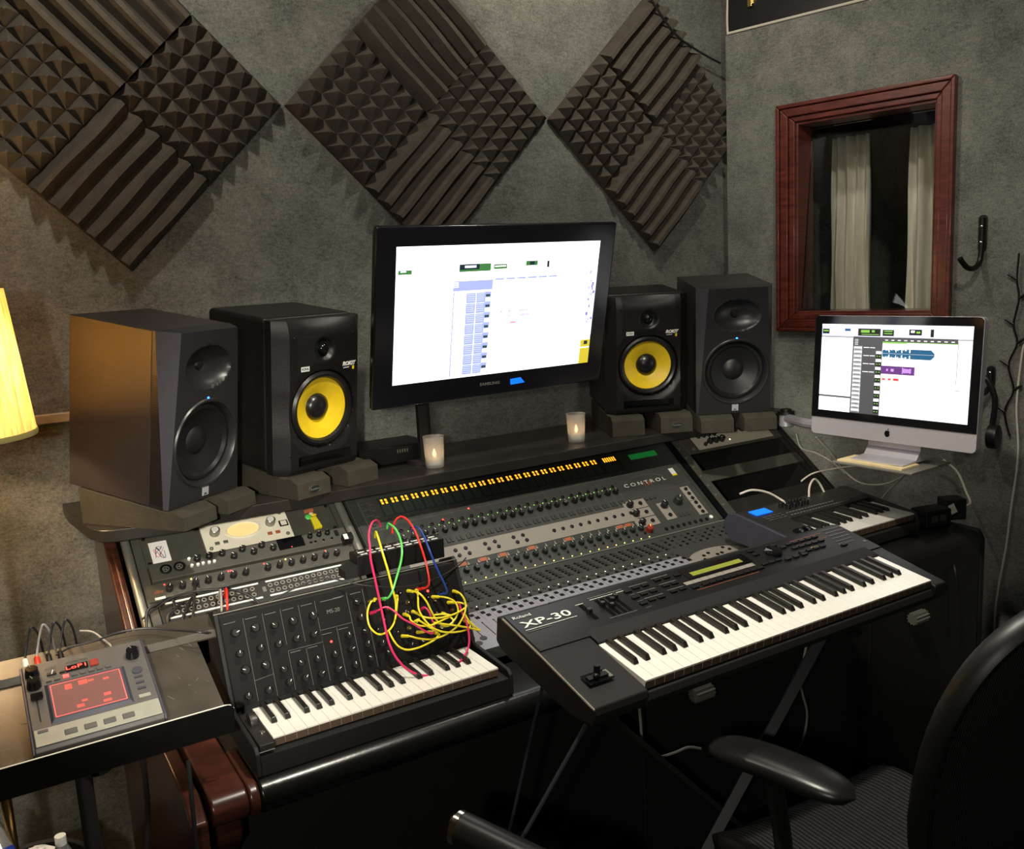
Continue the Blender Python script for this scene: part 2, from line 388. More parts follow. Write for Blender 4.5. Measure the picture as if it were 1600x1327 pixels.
mb = MB(WF @ T(0, .070, .1385) @ RX(-7)); mb.box(.2935, .7675, -.003, .003, -.330, .330, 'glass'); mb.build('window_pane', wf)
# curtains in the booth
def curtain(x0, x1, yb, nf, label, amp=.018, spread=.02):
    mb = MB(WF); nx = nf*10; nz = 26; vs = []; fs = []
    for k in range(nz+1):
        z = -.75+1.20*k/nz; low = 1-k/nz
        for i in range(nx+1):
            t = i/nx; x = x0+(x1-x0)*t+spread*low*(t-.2)
            y = yb+amp*math.sin(t*nf*2*PI)*(1+.2*math.sin(k*.4+i))+.006*math.sin(t*23+k*.5)
            vs.append((x, y, z))
    for k in range(nz):
        for i in range(nx):
            p = k*(nx+1)+i; fs.append((p, p+1, p+nx+2, p+nx+1))
    mb.add(vs, fs, 'curtain', True); o = mb.build('curtain'); sd = o.modifiers.new('s', 'SOLIDIFY'); sd.thickness = .003
    tag(o, label, 'curtain', 'curtains inside the booth')
curtain(.262, .412, .34, 4, 'pale grey curtain with several folds hanging left of the dark gap in the booth window')
curtain(.56, .72, .34, 3, 'narrow strip of pale curtain at the right edge of the booth window', spread=.05)
mb = MB(WF)
for k in range(9): mb.prism([(.45, -.8+.10*k), (.85, -.8+.10*k), (.85, -.79+.10*k), (.45, -.79+.10*k)], .6, .604, 'blackm', 'y')
# case on the booth
t = thing('equipment_case', 'black hard case with white piping and brass latch on top of the booth wall', 'case', WF @ T(.01, -.0, .8375))
F = WM[t]
MB(F).box(-.0, .62, .0, .30, 0.004, .26, 'blackv').build('case_body', t, bevel=.008)
MB(F).tube([(0.0, -.004, .004), (.62, -.004, .004)], .005, 'piping').build('piping', t); mb = MB(F); mb.tube(smooth([(.002, -.004, .004), (.0, -.004, .05), (.002, -.004, .12), (.002, -.004, .25)]), .004, 'piping'); mb.build('piping', t)
mb = MB(F); mb.box(.085, .112, -.008, 0, .085, .135, 'brass'); mb.box(.090, .107, -.014, -.006, .075, .105, 'brass'); mb.cyl((.098, -.006, .135), .010, .004, 'brass', X=None); mb.build('latch', t, bevel=.002)
# thin cable over the third foam diamond
cable('black_wall_cable', [(p.x, WY-.062 if 1 else 0, p.z) for p in [onY(x, y, WY-.07) for x, y in [(1016, -8), (1035, 22), (1060, 55), (1095, 80), (1128, 98)]]], .004, 'cabk', 'thin black cable running across the back wall beside the rightmost foam diamond')

# ================================================================ acoustic foam, 12 tiles
TS = .328; HB, HP = .012, .056
def foam(kind, cx, cz, which, label, group):
    # which: position in the diamond; tile frame: local x,y along the wall diagonals, z out of the wall
    ex = Vector((1, 0, 1)).normalized(); ey = Vector((-1, 0, 1)).normalized(); ez = Vector((0, -1, 0))
    Cn = Vector((cx, WY-.0008, cz)); off = {'right': -1*ey, 'left': -1*ex, 'top': Vector((0, 0, 0)), 'bottom': -ex-ey}[which]*TS
    g = .001
    F = Matrix(((ex.x, ey.x, ez.x, 0), (ex.y, ey.y, ez.y, 0), (ex.z, ey.z, ez.z, 0), (0, 0, 0, 1))); F.translation = Cn+off+(ex+ey)*g
    mb = MB(F); n = 6; L = TS-2*g; p = L/n; rn = random.Random(sum(map(ord, label)))
    if kind == 'pyr':
        vs = []; fs = []; id = {}
        for j in range(n+1):
            for i in range(n+1): id[i, j] = len(vs); vs.append((i*p, j*p, HB+rn.uniform(-.001, .001)))
        for j in range(n):
            for i in range(n):
                k = len(vs); e = .0025; jx, jy, hz = rn.uniform(-.0012, .0012), rn.uniform(-.0012, .0012), HP+rn.uniform(-.002, .001)
                cx_, cy_ = (i+.5)*p+jx, (j+.5)*p+jy
                vs += [(cx_-e, cy_-e, hz), (cx_+e, cy_-e, hz), (cx_+e, cy_+e, hz), (cx_-e, cy_+e, hz)]
                q = [id[i, j], id[i+1, j], id[i+1, j+1], id[i, j+1]]
                for a_ in range(4): fs.append((q[a_], q[(a_+1) % 4], k+(a_+1) % 4, k+a_))
                fs.append((k, k+1, k+2, k+3))
        k = len(vs); vs += [(0, 0, 0), (L, 0, 0), (L, L, 0), (0, L, 0)]
        fs.append([k, k+1]+[id[i, 0] for i in range(n, -1, -1)]); fs.append([k+1, k+2]+[id[n, i] for i in range(n, -1, -1)])
        fs.append([k+2, k+3]+[id[i, n] for i in range(0, n+1)]); fs.append([k+3, k]+[id[0, i] for i in range(0, n+1)])
        mb.add(vs, fs, 'foam')
    else:
        prof = [(0, 0)]
        for i in range(n): prof += [(i*p+.0008, HB), (i*p+p*.36, HP), (i*p+p*.60, HP)]
        prof += [(L, HB), (L, 0)]
        N = len(prof); SG = 8; vs = []; fs = []
        for k in range(SG+1):
            for (u, h) in prof:
                wv = .0022*math.sin(k*.9+u*21) if h > .04 else 0
                q = k/SG*L; vs.append((u+wv, q, h) if kind == 'wy' else (q, u+wv, h))
        for k in range(SG):
            for i in range(N-1):
                f = (k*N+i, (k+1)*N+i, (k+1)*N+i+1, k*N+i+1); fs.append(f[::-1] if kind == 'wy' else f)
        c0 = tuple(range(N)); c1 = tuple(range(SG*N, SG*N+N)); fs += [c0[::-1], c1] if kind == 'wy' else [c0, c1[::-1]]
        mb.add(vs, fs, 'foam')
    o = mb.build('foam_tile', None, origin=F.translation, seg=1)
    tag(o, label, 'acoustic foam', group)
DC = [(.431, .520), (1.368, .522), (2.302, .518)]
nm = ['leftmost', 'middle', 'rightmost']
for (cx, cz), nme in zip(DC, nm):
    g = nme+' foam diamond'
    foam('pyr', cx, cz, 'left', 'charcoal pyramid foam tile forming the left corner of the %s wall diamond' % nme, g)
    foam('pyr', cx, cz, 'right', 'charcoal pyramid foam tile forming the right corner of the %s wall diamond' % nme, g)
    foam('wy' if nme != 'rightmost' else 'wx', cx, cz, 'top', 'ridged wedge foam tile at the top corner of the %s wall diamond' % nme, g)
    foam('wx', cx, cz, 'bottom', 'ridged wedge foam tile at the bottom corner of the %s wall diamond' % nme, g)

# ================================================================ speakers
SH = -.555                      # shelf top
def front_block(mb, W, H, xl, yb, ys, d, nx, nz, face, side, bev):
    vs = []; fs = {face: [], side: [], bev: []}; nc = nx+5
    for k in range(nz+1):
        z = H*k/nz; l = xl(z)
        vs += [(0, ys, z), (0, yb(z), z)]
        for i in range(nx+1):
            x = l+(W-2*l)*i/nx; vs.append((x, d(x, z), z))
        vs += [(W, yb(z), z), (W, ys, z)]
    for k in range(nz):
        for i in range(nc-1):
            p = k*nc+i; f = (p, p+1, p+nc+1, p+nc)
            fs[side if i in (0, nc-2) else bev if i in (1, nc-3) else face].append(f)
    fs[side] += [tuple(range(nc))[::-1], tuple(range(nz*nc, nz*nc+nc))]
    for m, f in fs.items(): mb.add(vs, f, m) if f else None
def sst(a, b, x): t = min(1, max(0, (x-a)/(b-a))); return t*t*(3-2*t)
def jbl(F, label):
    W, H, D = .254, .419, .308
    t = thing('studio_monitor', label, 'speaker', F, 'grey studio monitors at the outer ends of the shelf'); F = WM[t]
    MB(F).box(0, W, .056, D, 0, H, 'jblside').build('cabinet', t, bevel=.002)
    wc = (.127, .142); hc = (.127, .330)
    def d(x, z):
        r = math.hypot(x-wc[0], z-wc[1]); v = .036 if r < .1 else .036*(1-sst(.1, .1045, r))
        ex, ez = (x-hc[0])/.078, (z-hc[1])/.052; q = ex*ex+ez*ez
        if q < 1: v = max(v, .034*(1-q)**.75)
        if abs(z-.254) < .0012 and .03 < x < .224: v = max(v, .001)
        return v
    mb = MB(F); front_block(mb, W, H, lambda z: .004+.026*z/H, lambda z: .012+.036*z/H, .055, d, 64, 100, 'jblface', 'jblface', 'jbltrim')
    mb.build('baffle', t)
    X = T(wc[0], 0, wc[1]) @ RX(90)
    MB(F).lathe([(.112, .0005), (.109, .004), (.104, .003), (.0985, -.006), (.0965, -.02)], 'jblface', 48, X, False, False).build('woofer_ring', t)
    MB(F).lathe([(.0985, -.018), (.093, -.012), (.085, -.011), (.078, -.018)], 'rubber', 48, X, False, False).build('surround', t)
    wcn = MB(F).lathe([(.079, -.0175), (.06, -.024), (.034, -.033)], 'cone', 48, X, False, False).build('woofer_cone', t)
    MB(F).lathe([(.036, -.033), (.03, -.028), (.018, -.023), (.004, -.021)], 'cone', 32, X, False).build('dust_cap', wcn)
    X2 = T(hc[0], 0, hc[1]) @ RX(90)
    MB(F).lathe([(.013, -.034), (.010, -.028), (.002, -.027)], 'black', 24, X2, False).build('tweeter', t)
    MB(F).lathe([(.0038, 0), (.0035, .001), (.001, .0018)], 'bled', 12, T(.127, 0, .254) @ RX(90), False).build('power_light', t)
    mb = MB(F); mb.box(.117, .139, -.0015, 0, .008, .030, 'alu'); o = mb.build('badge', t, bevel=.0005, label='small square silver badge')
    text('badge_lettering', 'JBL', .008, 'jblface', o, F @ T(.128, -.0018, .013) @ RX(90))
    mb = MB(F)
    for k in range(60):
        z = .008+k*.0052; w = .012+.036*z/H
        if w < .05: mb.box(-.0008, .0002, w+.002, .054, z, z+.0028, 'black')
    mb.build('side_vent', t)
    return t
def krk(F, label):
    W, H, D = .275, .391, .299
    t = thing('yellow_cone_monitor', label, 'speaker', F, 'black studio monitors with yellow woofer cones'); F = WM[t]
    MB(F).box(0, W, .0605, D, 0, H, 'blackv').build('cabinet', t, bevel=.012, seg=3)
    wc = (.1375, .158); tc = (.1375, .312)
    def d(x, z):
        r = math.hypot(x-wc[0], z-wc[1]); v = .04 if r < .097 else .04*(1-sst(.097, .101, r))
        v = max(v, .008*(1-sst(.097, .125, r)))
        r2 = math.hypot(x-tc[0], z-tc[1]); v = max(v, .012*(1-sst(.016, .034, r2)))
        if .055 < x < .220 and .016 < z < .042: v = max(v, .045)
        e = max(0, (z-(H-.05))/.05); v += .022*e*e*(1+.5*math.cos((x/W-.5)*2*PI))
        e = max(0, (.02-z)/.02); v += .008*e*e
        e = max(0, (.05-x)/.05, (x-W+.05)/.05); v += .006*e
        return v
    mb = MB(F); front_block(mb, W, H-.004, lambda z: .030, lambda z: .035, .060, d, 66, 96, 'blackv', 'blackv', 'blackv')
    mb.build('baffle', t)
    X = T(wc[0], 0, wc[1]) @ RX(90)
    MB(F).lathe([(.1, -.028), (.0965, -.010), (.090, -.005), (.083, -.008), (.0785, -.016)], 'rubber', 48, X, False, False).build('surround', t)
    MB(F).lathe([(.0795, -.016), (.060, -.022), (.033, -.036)], 'yellow', 48, X, False, False).build('woofer_cone', t, label='yellow woven cone'); wcn = [o for o in t.children if o.name.startswith('woofer_cone')][0]
    MB(F).lathe([(.036, -.038), (.034, -.030), (.026, -.022), (.012, -.017), (.001, -.0155)], 'rubber', 32, X, False).build('dust_cap', wcn)
    X2 = T(tc[0], 0, tc[1]) @ RX(90)
    MB(F).lathe([(.0165, -.012), (.013, -.004), (.007, .0005), (.001, .002)], 'gloss', 24, X2, False).build('tweeter', t)
    for k, (x, z) in enumerate([(.045, .345), (.23, .345), (.030, .052), (.245, .052)]):
        MB(F).lathe([(.0045, .0), (.004, .001), (.002, .0008)], 'jbltrim' if 0 else 'black', 10, T(x, .003 if 0 else -.0002+(.006*max(0, (.05-x)/.05, (x-W+.05)/.05)), z) @ RX(90), False).build('screw', t)
    bdg = MB(F).box(.062, .087, -.0012, 0, .262, .274, 'white').build('badge', t, label='white rectangular badge')
    text('badge_lettering', 'KRK', .009, 'black', bdg, F @ T(.0745, -.0015, .268) @ RX(90), width=.021)
    text('lettering', 'ROKIT', .014, 'white', t, F @ T(.213, -.0008, .268) @ RX(90), width=.044, bold=.0006, shear=.3)
    text('lettering', '8', .013, 'yellow', t, F @ T(.228, -.0008, .256) @ RX(90), bold=.0006)
    text('lettering', 'powered', .005, 'white', t, F @ T(.205, -.0008, .2585) @ RX(90))
    return t
SPK = {}
def place(fn, P, yaw, tilt, label, k=1): return fn(T(P) @ RZ(yaw) @ RX(tilt) @ Matrix.Scale(k, 4), label)
jl = ((.361, 2.187, -.509), 36.1, 10.2); jr = ((2.066, 2.235, -.500), -28.4, 7.8)
kl = ((.668, 2.292, -.5005), 19.5, 7.4); kr = ((1.822, 2.400, -.4895), -24, 5.0)
place(jbl, *jl, 'large grey-brown studio monitor at the left end of the shelf with one blue light')
j2 = dup_tree([o for o in bpy.data.objects if o.name == 'studio_monitor'][0], T(jr[0]) @ RZ(jr[1]) @ RX(jr[2]), 'grey studio monitor at the right end of the shelf beside the booth window')
place(krk, *kl, 'black studio monitor with yellow cone standing left of the wall display', k=1.058)
dup_tree([o for o in bpy.data.objects if o.name == 'yellow_cone_monitor'][0], T(kr[0]) @ RZ(kr[1]) @ RX(kr[2]) @ Matrix.Scale(1.018, 4), 'black studio monitor with yellow cone standing right of the wall display')
def pad(sp, W, x0, x1, label, logo=False):
    P, yaw, tl = sp; G = T(P) @ RZ(yaw); zs = SH-P[2]+.0006; tn = math.tan(rad(tl)); D = .27
    poly = [(-.050, zs), (D, zs), (D, D*tn-.0025), (-.003, -.0035), (-.0015, -.0015), (-.022, .0), (-.048, -.012), (-.050, -.013)]
    mb = MB(G); mb.prism(poly, x0, x1, 'foam2', 'x')
    o = mb.build('isolation_pad', origin=G @ Vector(((x0+x1)/2, .1, zs)), bevel=.0015, seg=1)
    tag(o, label, 'speaker pad', 'grey foam pads under the speakers')
    if logo:
        Q = G @ T((x0+x1)/2, -.0505, (zs-.013)/2) @ RX(90)
        m2 = MB(Q); m2.lathe([(.016, 0), (.0165, .001), (.015, .0014)], 'blackm', 28, None, False, True, sx=1.15, sy=.62)
        m2.lathe([(.0165, .0005), (.0160, .0018), (.0155, .0005)], 'line', 28, None, False, False, sx=1.15, sy=.62); b_ = m2.build('logo_badge', o)
        text('logo_lettering', 'Auralex', .008, 'line', o, Q @ T(0, 0, .0016), width=.03)
pad(jl, .254, -.004, .108, 'foam pad under the left grey monitor, at its outer left corner')
pad(jl, .254, .150, .256, 'foam pad under the left grey monitor, at its inner right corner')
pad(kl, .29, .010, .118, 'foam pad with round logo under the left yellow-cone monitor, at its left corner', True)
pad(kl, .29, .180, .290, 'foam pad under the left yellow-cone monitor, at its right corner nearest the set-top box')
pad(kr, .275, .0, .110, 'foam pad under the right yellow-cone monitor, at its left corner nearest the candle')
pad(kr, .275, .165, .275, 'foam pad with logo badge under the right yellow-cone monitor, at its right corner', True)
pad(jr, .254, .0, .110, 'foam pad under the right grey monitor, at its left corner')
pad(jr, .254, .145, .254, 'foam pad under the right grey monitor, at its right corner nearest the booth wall')

# ================================================================ screens
def art(mb, X, w, h, items, dz=.0002):      # flat drawn content of a screen: x right, y down in 0..1
    for k, it in enumerate(items):
        x0, y0, x1, y1, m = it; mb.rect(x0*w, h-y1*h, x1*w, h-y0*h, m, z=dz*(1+k*.04), X=X)
for n, c in dict(sw=(1, 1, 1), sblu=(.30, .35, .68), slb=(.68, .74, .97), sgrn=(.04, .15, .04), sblk=(.01, .02, .03), syel=(.55, .45, .03), spur=(.27, .18, .48), sred=(.8, .12, .18), sgry=(.45, .5, .65)).items():
    M['tv_'+n] = glow('tv_'+n, c, 1.7 if n == 'sw' else 1.0)
for n, c in dict(w=(.95, .96, 1), g=(.62, .64, .70), lg=(.78, .80, .86), dk=(.06, .06, .065), md=(.30, .31, .34), k=(.006, .008, .006), gr=(.18, .42, .06), bl=(.01, .08, .17), pu=(.10, .03, .16), pl=(.5, .25, .75), pk=(.95, .55, .55), rd=(.7, .02, .03), vi=(.55, .56, .75)).items():
    M['im_'+n] = glow('im_'+n, c, .98)
def daw(p, tv):
    """mixing-program window as drawn rectangles"""
    L = []; A = lambda x0, y0, x1, y1, m: L.append((x0, y0, x1, y1, p+m)); r = random.Random(3)
    if tv:
        A(0, 0, 1, 1, 'sw'); A(.01, .165, .07, .195, 'sgrn'); A(.02, .168, .045, .180, 'slb')
        A(.0, .205, .25, .222, 'slb'); A(.285, .14, .435, .195, 'sgrn'); A(.285, .14, .38, .180, 'sblk'); A(.31, .15, .365, .168, 'slb')
        A(.45, .15, .515, .185, 'sgrn'); A(.455, .16, .51, .170, 'sw'); A(.61, .135, .67, .170, 'sgrn'); A(.63, .140, .655, .165, 'sblk'); A(.72, .14, .732, .19, 'sblk')
        A(.26, .262, .45, .335, 'sblu'); A(.262, .27, .285, .278, 'sw'); A(.262, .285, .285, .293, 'sw'); A(.262, .30, .285, .308, 'sw')
        A(.45, .245, .90, .252, 'slb')
        for k in range(6): A(.46+.055*k, .255, .505+.055*k, .268, 'sblu')
        A(.262, .345, .268, .985, 'sblu')
        for k in range(12): A(.261, .37+k*.05, .267, .385+k*.05, 'sgry')
        A(.325, .35, .445, .98, 'sblu')
        for k in range(8):
            y = .35+k*.079; A(.325, y, .415, y+.006, 'slb'); A(.37, y, .374, y+.079, 'sw'); A(.418, y+.045, .445, y+.075, 'sw'); A(.42, y+.020, .440, y+.038, 'sblk'); A(.425, y+.024, .435, y+.030, 'sgrn')
            for q in range(4): A(.33, y+.015+q*.015, .365, y+.018+q*.015, 'slb'); A(.378, y+.015+q*.015, .412, y+.018+q*.015, 'slb')
        for x, w_ in ((.50, .010), (.535, .014), (.595, .048)):
            for yy in (.50, .535):
                for q in range(int(w_/.006)): A(x+q*.006, yy+r.uniform(0, .006), x+q*.006+.0045, yy+.02+r.uniform(-.004, .004), 'spur')
        A(.515, .60, .525, .606, 'sred'); A(.55, .596, .58, .606, 'sred')
        A(.95, .23, 1, .76, 'slb')
        for k in range(46): x = r.uniform(.95, .99); y = r.uniform(.23, .66); A(x, y, x+r.uniform(.004, .012), y+r.uniform(.006, .03), r.choice(['spur', 'sw', 'sw', 'sgry']))
        A(.945, .80, 1, .86, 'syel'); A(.965, .81, .985, .84, 'sblk'); A(.945, .87, 1, 1, 'syel')
        A(0, .842, .25, .850, 'slb'); A(0, .986, .94, .990, 'sblu')
    else:
        A(0, 0, 1, 1, 'dk'); A(0, 0, 1, .030, 'w'); A(0, .030, 1, .135, 'vi'); A(.72, .03, 1, .135, 'g')
        for k in range(14): A(.02+k*.03, .010, .035+k*.03, .018, 'md')
        A(.005, .055, .055, .11, 'k'); A(.01, .07, .05, .085, 'gr'); A(.065, .06, .16, .08, 'lg'); A(.17, .05, .21, .075, 'bl'); A(.17, .09, .24, .105, 'lg')
        A(.265, .045, .42, .125, 'k'); A(.285, .06, .345, .09, 'gr'); A(.36, .06, .38, .085, 'gr'); A(.29, .105, .41, .112, 'gr'); A(.435, .055, .51, .12, 'k'); A(.445, .065, .50, .075, 'gr'); A(.445, .09, .50, .1, 'gr')
        A(.52, .06, .60, .09, 'lg'); A(.61, .045, .69, .105, 'k'); A(.62, .055, .645, .08, 'lg'); A(.655, .065, .68, .085, 'gr'); A(.745, .04, .765, .12, 'k')
        A(0, .135, .235, .15, 'md'); A(0, .152, .232, .82, 'w'); A(0, .84, .232, 1, 'w'); A(.01, .16, .06, .22, 'vi')
        A(.24, .15, .44, .235, 'dk')
        for k in range(4): A(.245, .165+k*.018, .27, .172+k*.018, 'g')
        A(.24, .24, .30, .99, 'md')
        for k in range(16): A(.242, .25+k*.047, .298, .268+k*.047, 'lg' if k % 2 else 'g'); A(.248, .275+k*.047, .29, .282+k*.047, 'dk')
        A(.305, .24, .435, .99, 'dk')
        for k in range(4): A(.31, .25+k*.09, .35, .258+k*.09, 'lg'); A(.355, .25+k*.09, .39, .258+k*.09, 'lg')
        for k in range(8):
            y = .29+k*.088; A(.398, y, .435, y+.03, 'w'); A(.398, y+.035, .435, y+.075, 'k'); A(.403, y+.05, .412, y+.06, 'gr'); A(.42, y+.05, .43, y+.06, 'gr')
        A(.44, .15, .915, .185, 'dk')
        for k in range(11): A(.455+k*.042, .16, .475+k*.042, .17, 'lg')
        A(.44, .183, .915, .190, 'gr'); A(.44, .19, .915, .25, 'lg'); A(.44, .19, .60, .20, 'gr'); A(.44, .25, .915, .37, 'w')
        A(.44, .37, .915, .43, 'lg'); A(.44, .43, .915, .665, 'w'); A(.44, .665, .915, 1, 'lg'); A(.915, .15, 1, 1, 'w'); A(.915, .135, 1, .15, 'md'); A(.915, .16, .92, .60, 'md')
        x = .442
        while x < .775:
            e = .052 if x > .6 else .03+.02*r.random(); e *= min(1, (.785-x)/.03)
            if any(abs(x-g) < .004 for g in (.485, .53, .57, .62)): e *= .3
            A(x, .31-e, x+.0045, .31+e, 'bl'); x += .004
        A(.44, .309, .775, .311, 'lg')
        A(.44, .445, .66, .535, 'pu'); A(.66, .445, .79, .54, 'g')
        for q in range(9): e = .012+.022*r.random(); A(.58+q*.0065, .49-e, .5855+q*.0065, .49+e, 'pl')
        A(.475, .478, .487, .502, 'pl'); A(.505, .475, .525, .505, 'pl')
        A(.44, .545, .565, .625, 'pk'); A(.45, .585, .47, .60, 'rd'); A(.49, .583, .508, .60, 'rd'); A(.525, .58, .56, .602, 'rd')
        A(.915, .66, .965, .668, 'md')
    return L
# wall display (TV) on an arm
TF = T(.99, 2.272, -.287) @ RZ(1.7) @ RX(13.3)
t = thing('wall_display', 'large black television display with washed-out white screen between the speakers', 'monitor', TF)
w_, h_ = .673, .3787
MB(TF).box(-.058, w_+.058, .0, .022, -.067, h_+.053, 'bezel').build('bezel', t, bevel=.006)
MB(TF).box(-.045, w_+.045, .022, .060, -.055, h_+.042, 'blackm').build('rear_shell', t, bevel=.012)
SF = TF @ T(0, -.0004, 0) @ RX(90)
mb = MB(SF); art(mb, None, w_, h_, daw('tv_', True)); mb.build('screen', t)
text('logo', 'SAMSUNG', .012, 'line', t, TF @ T(w_*.47, -.0006, -.030) @ RX(90), width=.068, bold=.0003)
MB(TF).add([(w_*.58, -.0004, -.042), (w_*.655, -.0004, -.040), (w_*.63, -.0004, -.022), (w_*.575, -.0004, -.024)], [(0, 1, 2, 3)], 'lcdb').build('power_light', t)
mb = MB(); q = TF @ Vector((.15, .06, .12)); mb.tube([q, q+Vector((0, .06, 0)), Vector((1.165, 2.46, q.z-.05)), Vector((1.165, 2.46, SH+.012))], .022, 'blackm', 10)
mb.cyl((1.165, 2.46, SH+.0006), .06, .012, 'blackm', 24); mb.build('stand', t)
mb = MB()
# ---- all in one computer on the arm
IF = T(2.285, 1.917, -.474) @ RZ(-85.8) @ RX(-4.1)
t = thing('desktop_computer', 'silver all-in-one computer with glossy black border, raised on an arm by the booth window', 'computer', IF)
w_, h_ = .4766, .2681; m_ = .0262
def rrect(x0, z0, x1, z1, r, n=6, corners=(1, 1, 1, 1)):
    out = []
    for k, (cx, cz, a0) in enumerate([(x1-r, z0+r, -90), (x1-r, z1-r, 0), (x0+r, z1-r, 90), (x0+r, z0+r, 180)]):
        if corners[k]: out += [(cx+r*math.cos(rad(a0+90*i/n)), cz+r*math.sin(rad(a0+90*i/n))) for i in range(n+1)]
        else: out.append(((x1, z0), (x1, z1), (x0, z1), (x0, z0))[k])
    return out
MB(IF).prism(rrect(-m_, -.078, w_+m_, h_+m_, .014), .003, .026, 'alu', 'y').build('case', t, bevel=.001)
MB(IF).prism(rrect(-m_+.001, -.0235, w_+m_-.001, h_+m_-.001, .013, corners=(0, 1, 1, 0)), .0, .0028, 'gloss', 'y').build('glass_border', t)
SF = IF @ T(0, -.0004, 0) @ RX(90)
mb = MB(SF); art(mb, None, w_, h_, daw('im_', False)); mb.build('screen', t)
# fruit-shaped emblem on the chin
mb = MB(IF @ T(w_/2, .0026, -.0515) @ RX(90))
pts = []
for i in range(40):
    a_ = 2*PI*i/40; r_ = .0095*(1-.10*math.cos(2*a_)); x_, y_ = r_*math.cos(a_), r_*math.sin(a_)*.98
    if math.sin(a_) > .8: y_ -= .0016*(math.sin(a_)-.8)/.2*(1 if abs(math.cos(a_)) < .35 else .4)
    if math.hypot(x_-.0115, y_-.001) < .0048: x_ = .0115-math.sqrt(max(0, .0048**2-(y_-.001)**2))
    pts.append((x_, y_))
mb.prism(pts, 0, .0006, 'gloss', 'z'); mb.prism([(0, .0095), (.002, .0103), (.0045, .014), (.004, .0155), (.0015, .0135)], 0, .0006, 'gloss', 'z')
mb.build('emblem', t, label='black apple-shaped emblem')
mb = MB(IF @ T(w_/2, 0, 0) @ RX(4.1)); mb.prism([(.030, .02), (.036, .02), (.034, -.10), (.012, -.124), (-.055, -.128), (-.055, -.131), (.11, -.131), (.11, -.126), (.045, -.12), (.040, -.10)], -.085, .085, 'alu', 'x')
mb.build('stand', t, bevel=.0012)
AZ = (IF @ T(w_/2, 0, -.1315)).translation
A0 = Matrix.Translation(AZ) @ RZ(-85.8)
t = thing('monitor_arm', 'light grey articulated arm carrying the small tray under the silver computer', 'monitor arm', T(2.29, 2.0, SH))
MB(A0).box(-.13, .13, -.075, .13, -.014, -.007, 'alu2').build('tray', t, bevel=.002)
j0 = onY(1228, 655, 2.25); j1 = onY(1262, 662, 2.08)
mb = MB(); e_ = AZ+Vector((.10, 0, .0)); mb.tube([j0+Vector((0, 0, .004)), j1, Vector((AZ.x+.14, AZ.y+.10, j1.z)), Vector((AZ.x+.14, AZ.y, AZ.z+.02)), Vector((AZ.x+.06, AZ.y, AZ.z-.014))], .017, 'alu', 10); mb.build('arm_beam', t)
MB().cyl((j0.x, j0.y, j0.z-.025), .024, .048, 'alu', 20).cyl((j0.x, j0.y, j0.z+.024), .019, .014, 'black', 16).build('joint', t, bevel=.002)
MB().cyl((j0.x, j0.y, SH+.001), .017, j0.z-.026-SH, 'black', 16).cyl((j0.x, j0.y, SH+.0008), .03, .012, 'black', 20).build('post', t)
mb = MB(A0); mb.box(-.115, .095, -.070, .02, -.0065, -.0008, 'manila'); mb.box(-.10, .05, -.065, .02, -.0008, .0, 'manila')
o = mb.build('wood_slat', bevel=.001); tag(o, 'pale wooden slat lying on the tray under the silver computer', 'wood')
# candles, box on shelf
def candle(p, label):
    t = thing('candle_cup', label, 'candle', T(p), 'tea light cups on the shelf'); F = WM[t]
    MB(F).lathe([(.0005, .0003), (.025, .0003), (.027, .003), (.031, .092), (.0322, .093), (.0295, .092), (.0255, .008), (.0005, .008)], 'frost', 32, None, False, False).build('cup', t)
    MB(F).lathe([(.0005, .010), (.0185, .010), (.019, .027), (.0005, .027)], 'white', 24, None, False, False).build('tea_light', t); tl_ = [o for o in t.children if o.name.startswith('tea_light')][0]
    MB(F).lathe([(.0005, .029), (.005, .034), (.006, .040), (.003, .050), (.0005, .056)], glow('candle_flame', (1, .62, .28), 5) if 'candle_flame' not in bpy.data.materials else bpy.data.materials['candle_flame'], 12, None, False, False).build('flame', tl_)
    l = bpy.data.lights.new('flame_light', 'POINT'); l.energy = .018; l.color = (1, .6, .3); l.shadow_soft_size = .006
    lo = bpy.data.objects.new('flame_light', l); COL.objects.link(lo); lo.parent = t; lo.location = (0, 0, .052)
for px, lab in (((680, 730), 'frosted glass tea light cup below the left part of the wall display'), ((901, 690), 'frosted glass tea light cup beside the right yellow-cone monitor')):
    p = onZ(*px, SH); candle((p.x, p.y, SH+.0004), lab)
t = thing('media_box', 'low black electronic box on the shelf behind the left candle', 'electronics', T(1.045, 2.55, SH+.0006)); F = WM[t]
MB(F).box(-.13, .15, -.06, .10, .002, .055, 'black').build('casing', t, bevel=.003)
mb = MB(F); [mb.box(.04+.008*k, .044+.008*k, -.061, -.0602, .034, .044, 'line') for k in range(5)]; mb.build('display_digits', t)

# ================================================================ desk
SX0, SX1 = .245, 2.60
DK = thing('studio_desk', 'long black and mahogany studio desk with raised speaker shelf and padded front edge', 'desk', T(1.4, 2.1, -1.65))
MB().prism([(.178, 2.69), (.180, 2.58), (.205, 2.36), (.222, 2.31), (.25, 2.29), (.40, 2.27), (.44, 2.288), (2.60, 2.288), (2.60, 2.69)], SH-.032, SH, 'shelf', 'z').build('shelf', DK, bevel=.004)
A37 = 37
MU = T(0, 2.46, -.62) @ RX(A37)          # sloping rack / console plane: x along desk, y up the slope, z out
Pf = MU @ Vector((0, -.39, 0)); MF = T(Pf) @ RX(8)   # fader plane
AZT = -.925
side = [(2.66, -1.645), (2.66, -.588), (2.49, -.588), (2.46, -.606), (2.13, -.855), (1.98, -.925), (1.66, -.93), (1.60, -.96), (1.60, -1.02), (1.75, -1.16), (1.95, -1.30), (1.95, -1.645)]
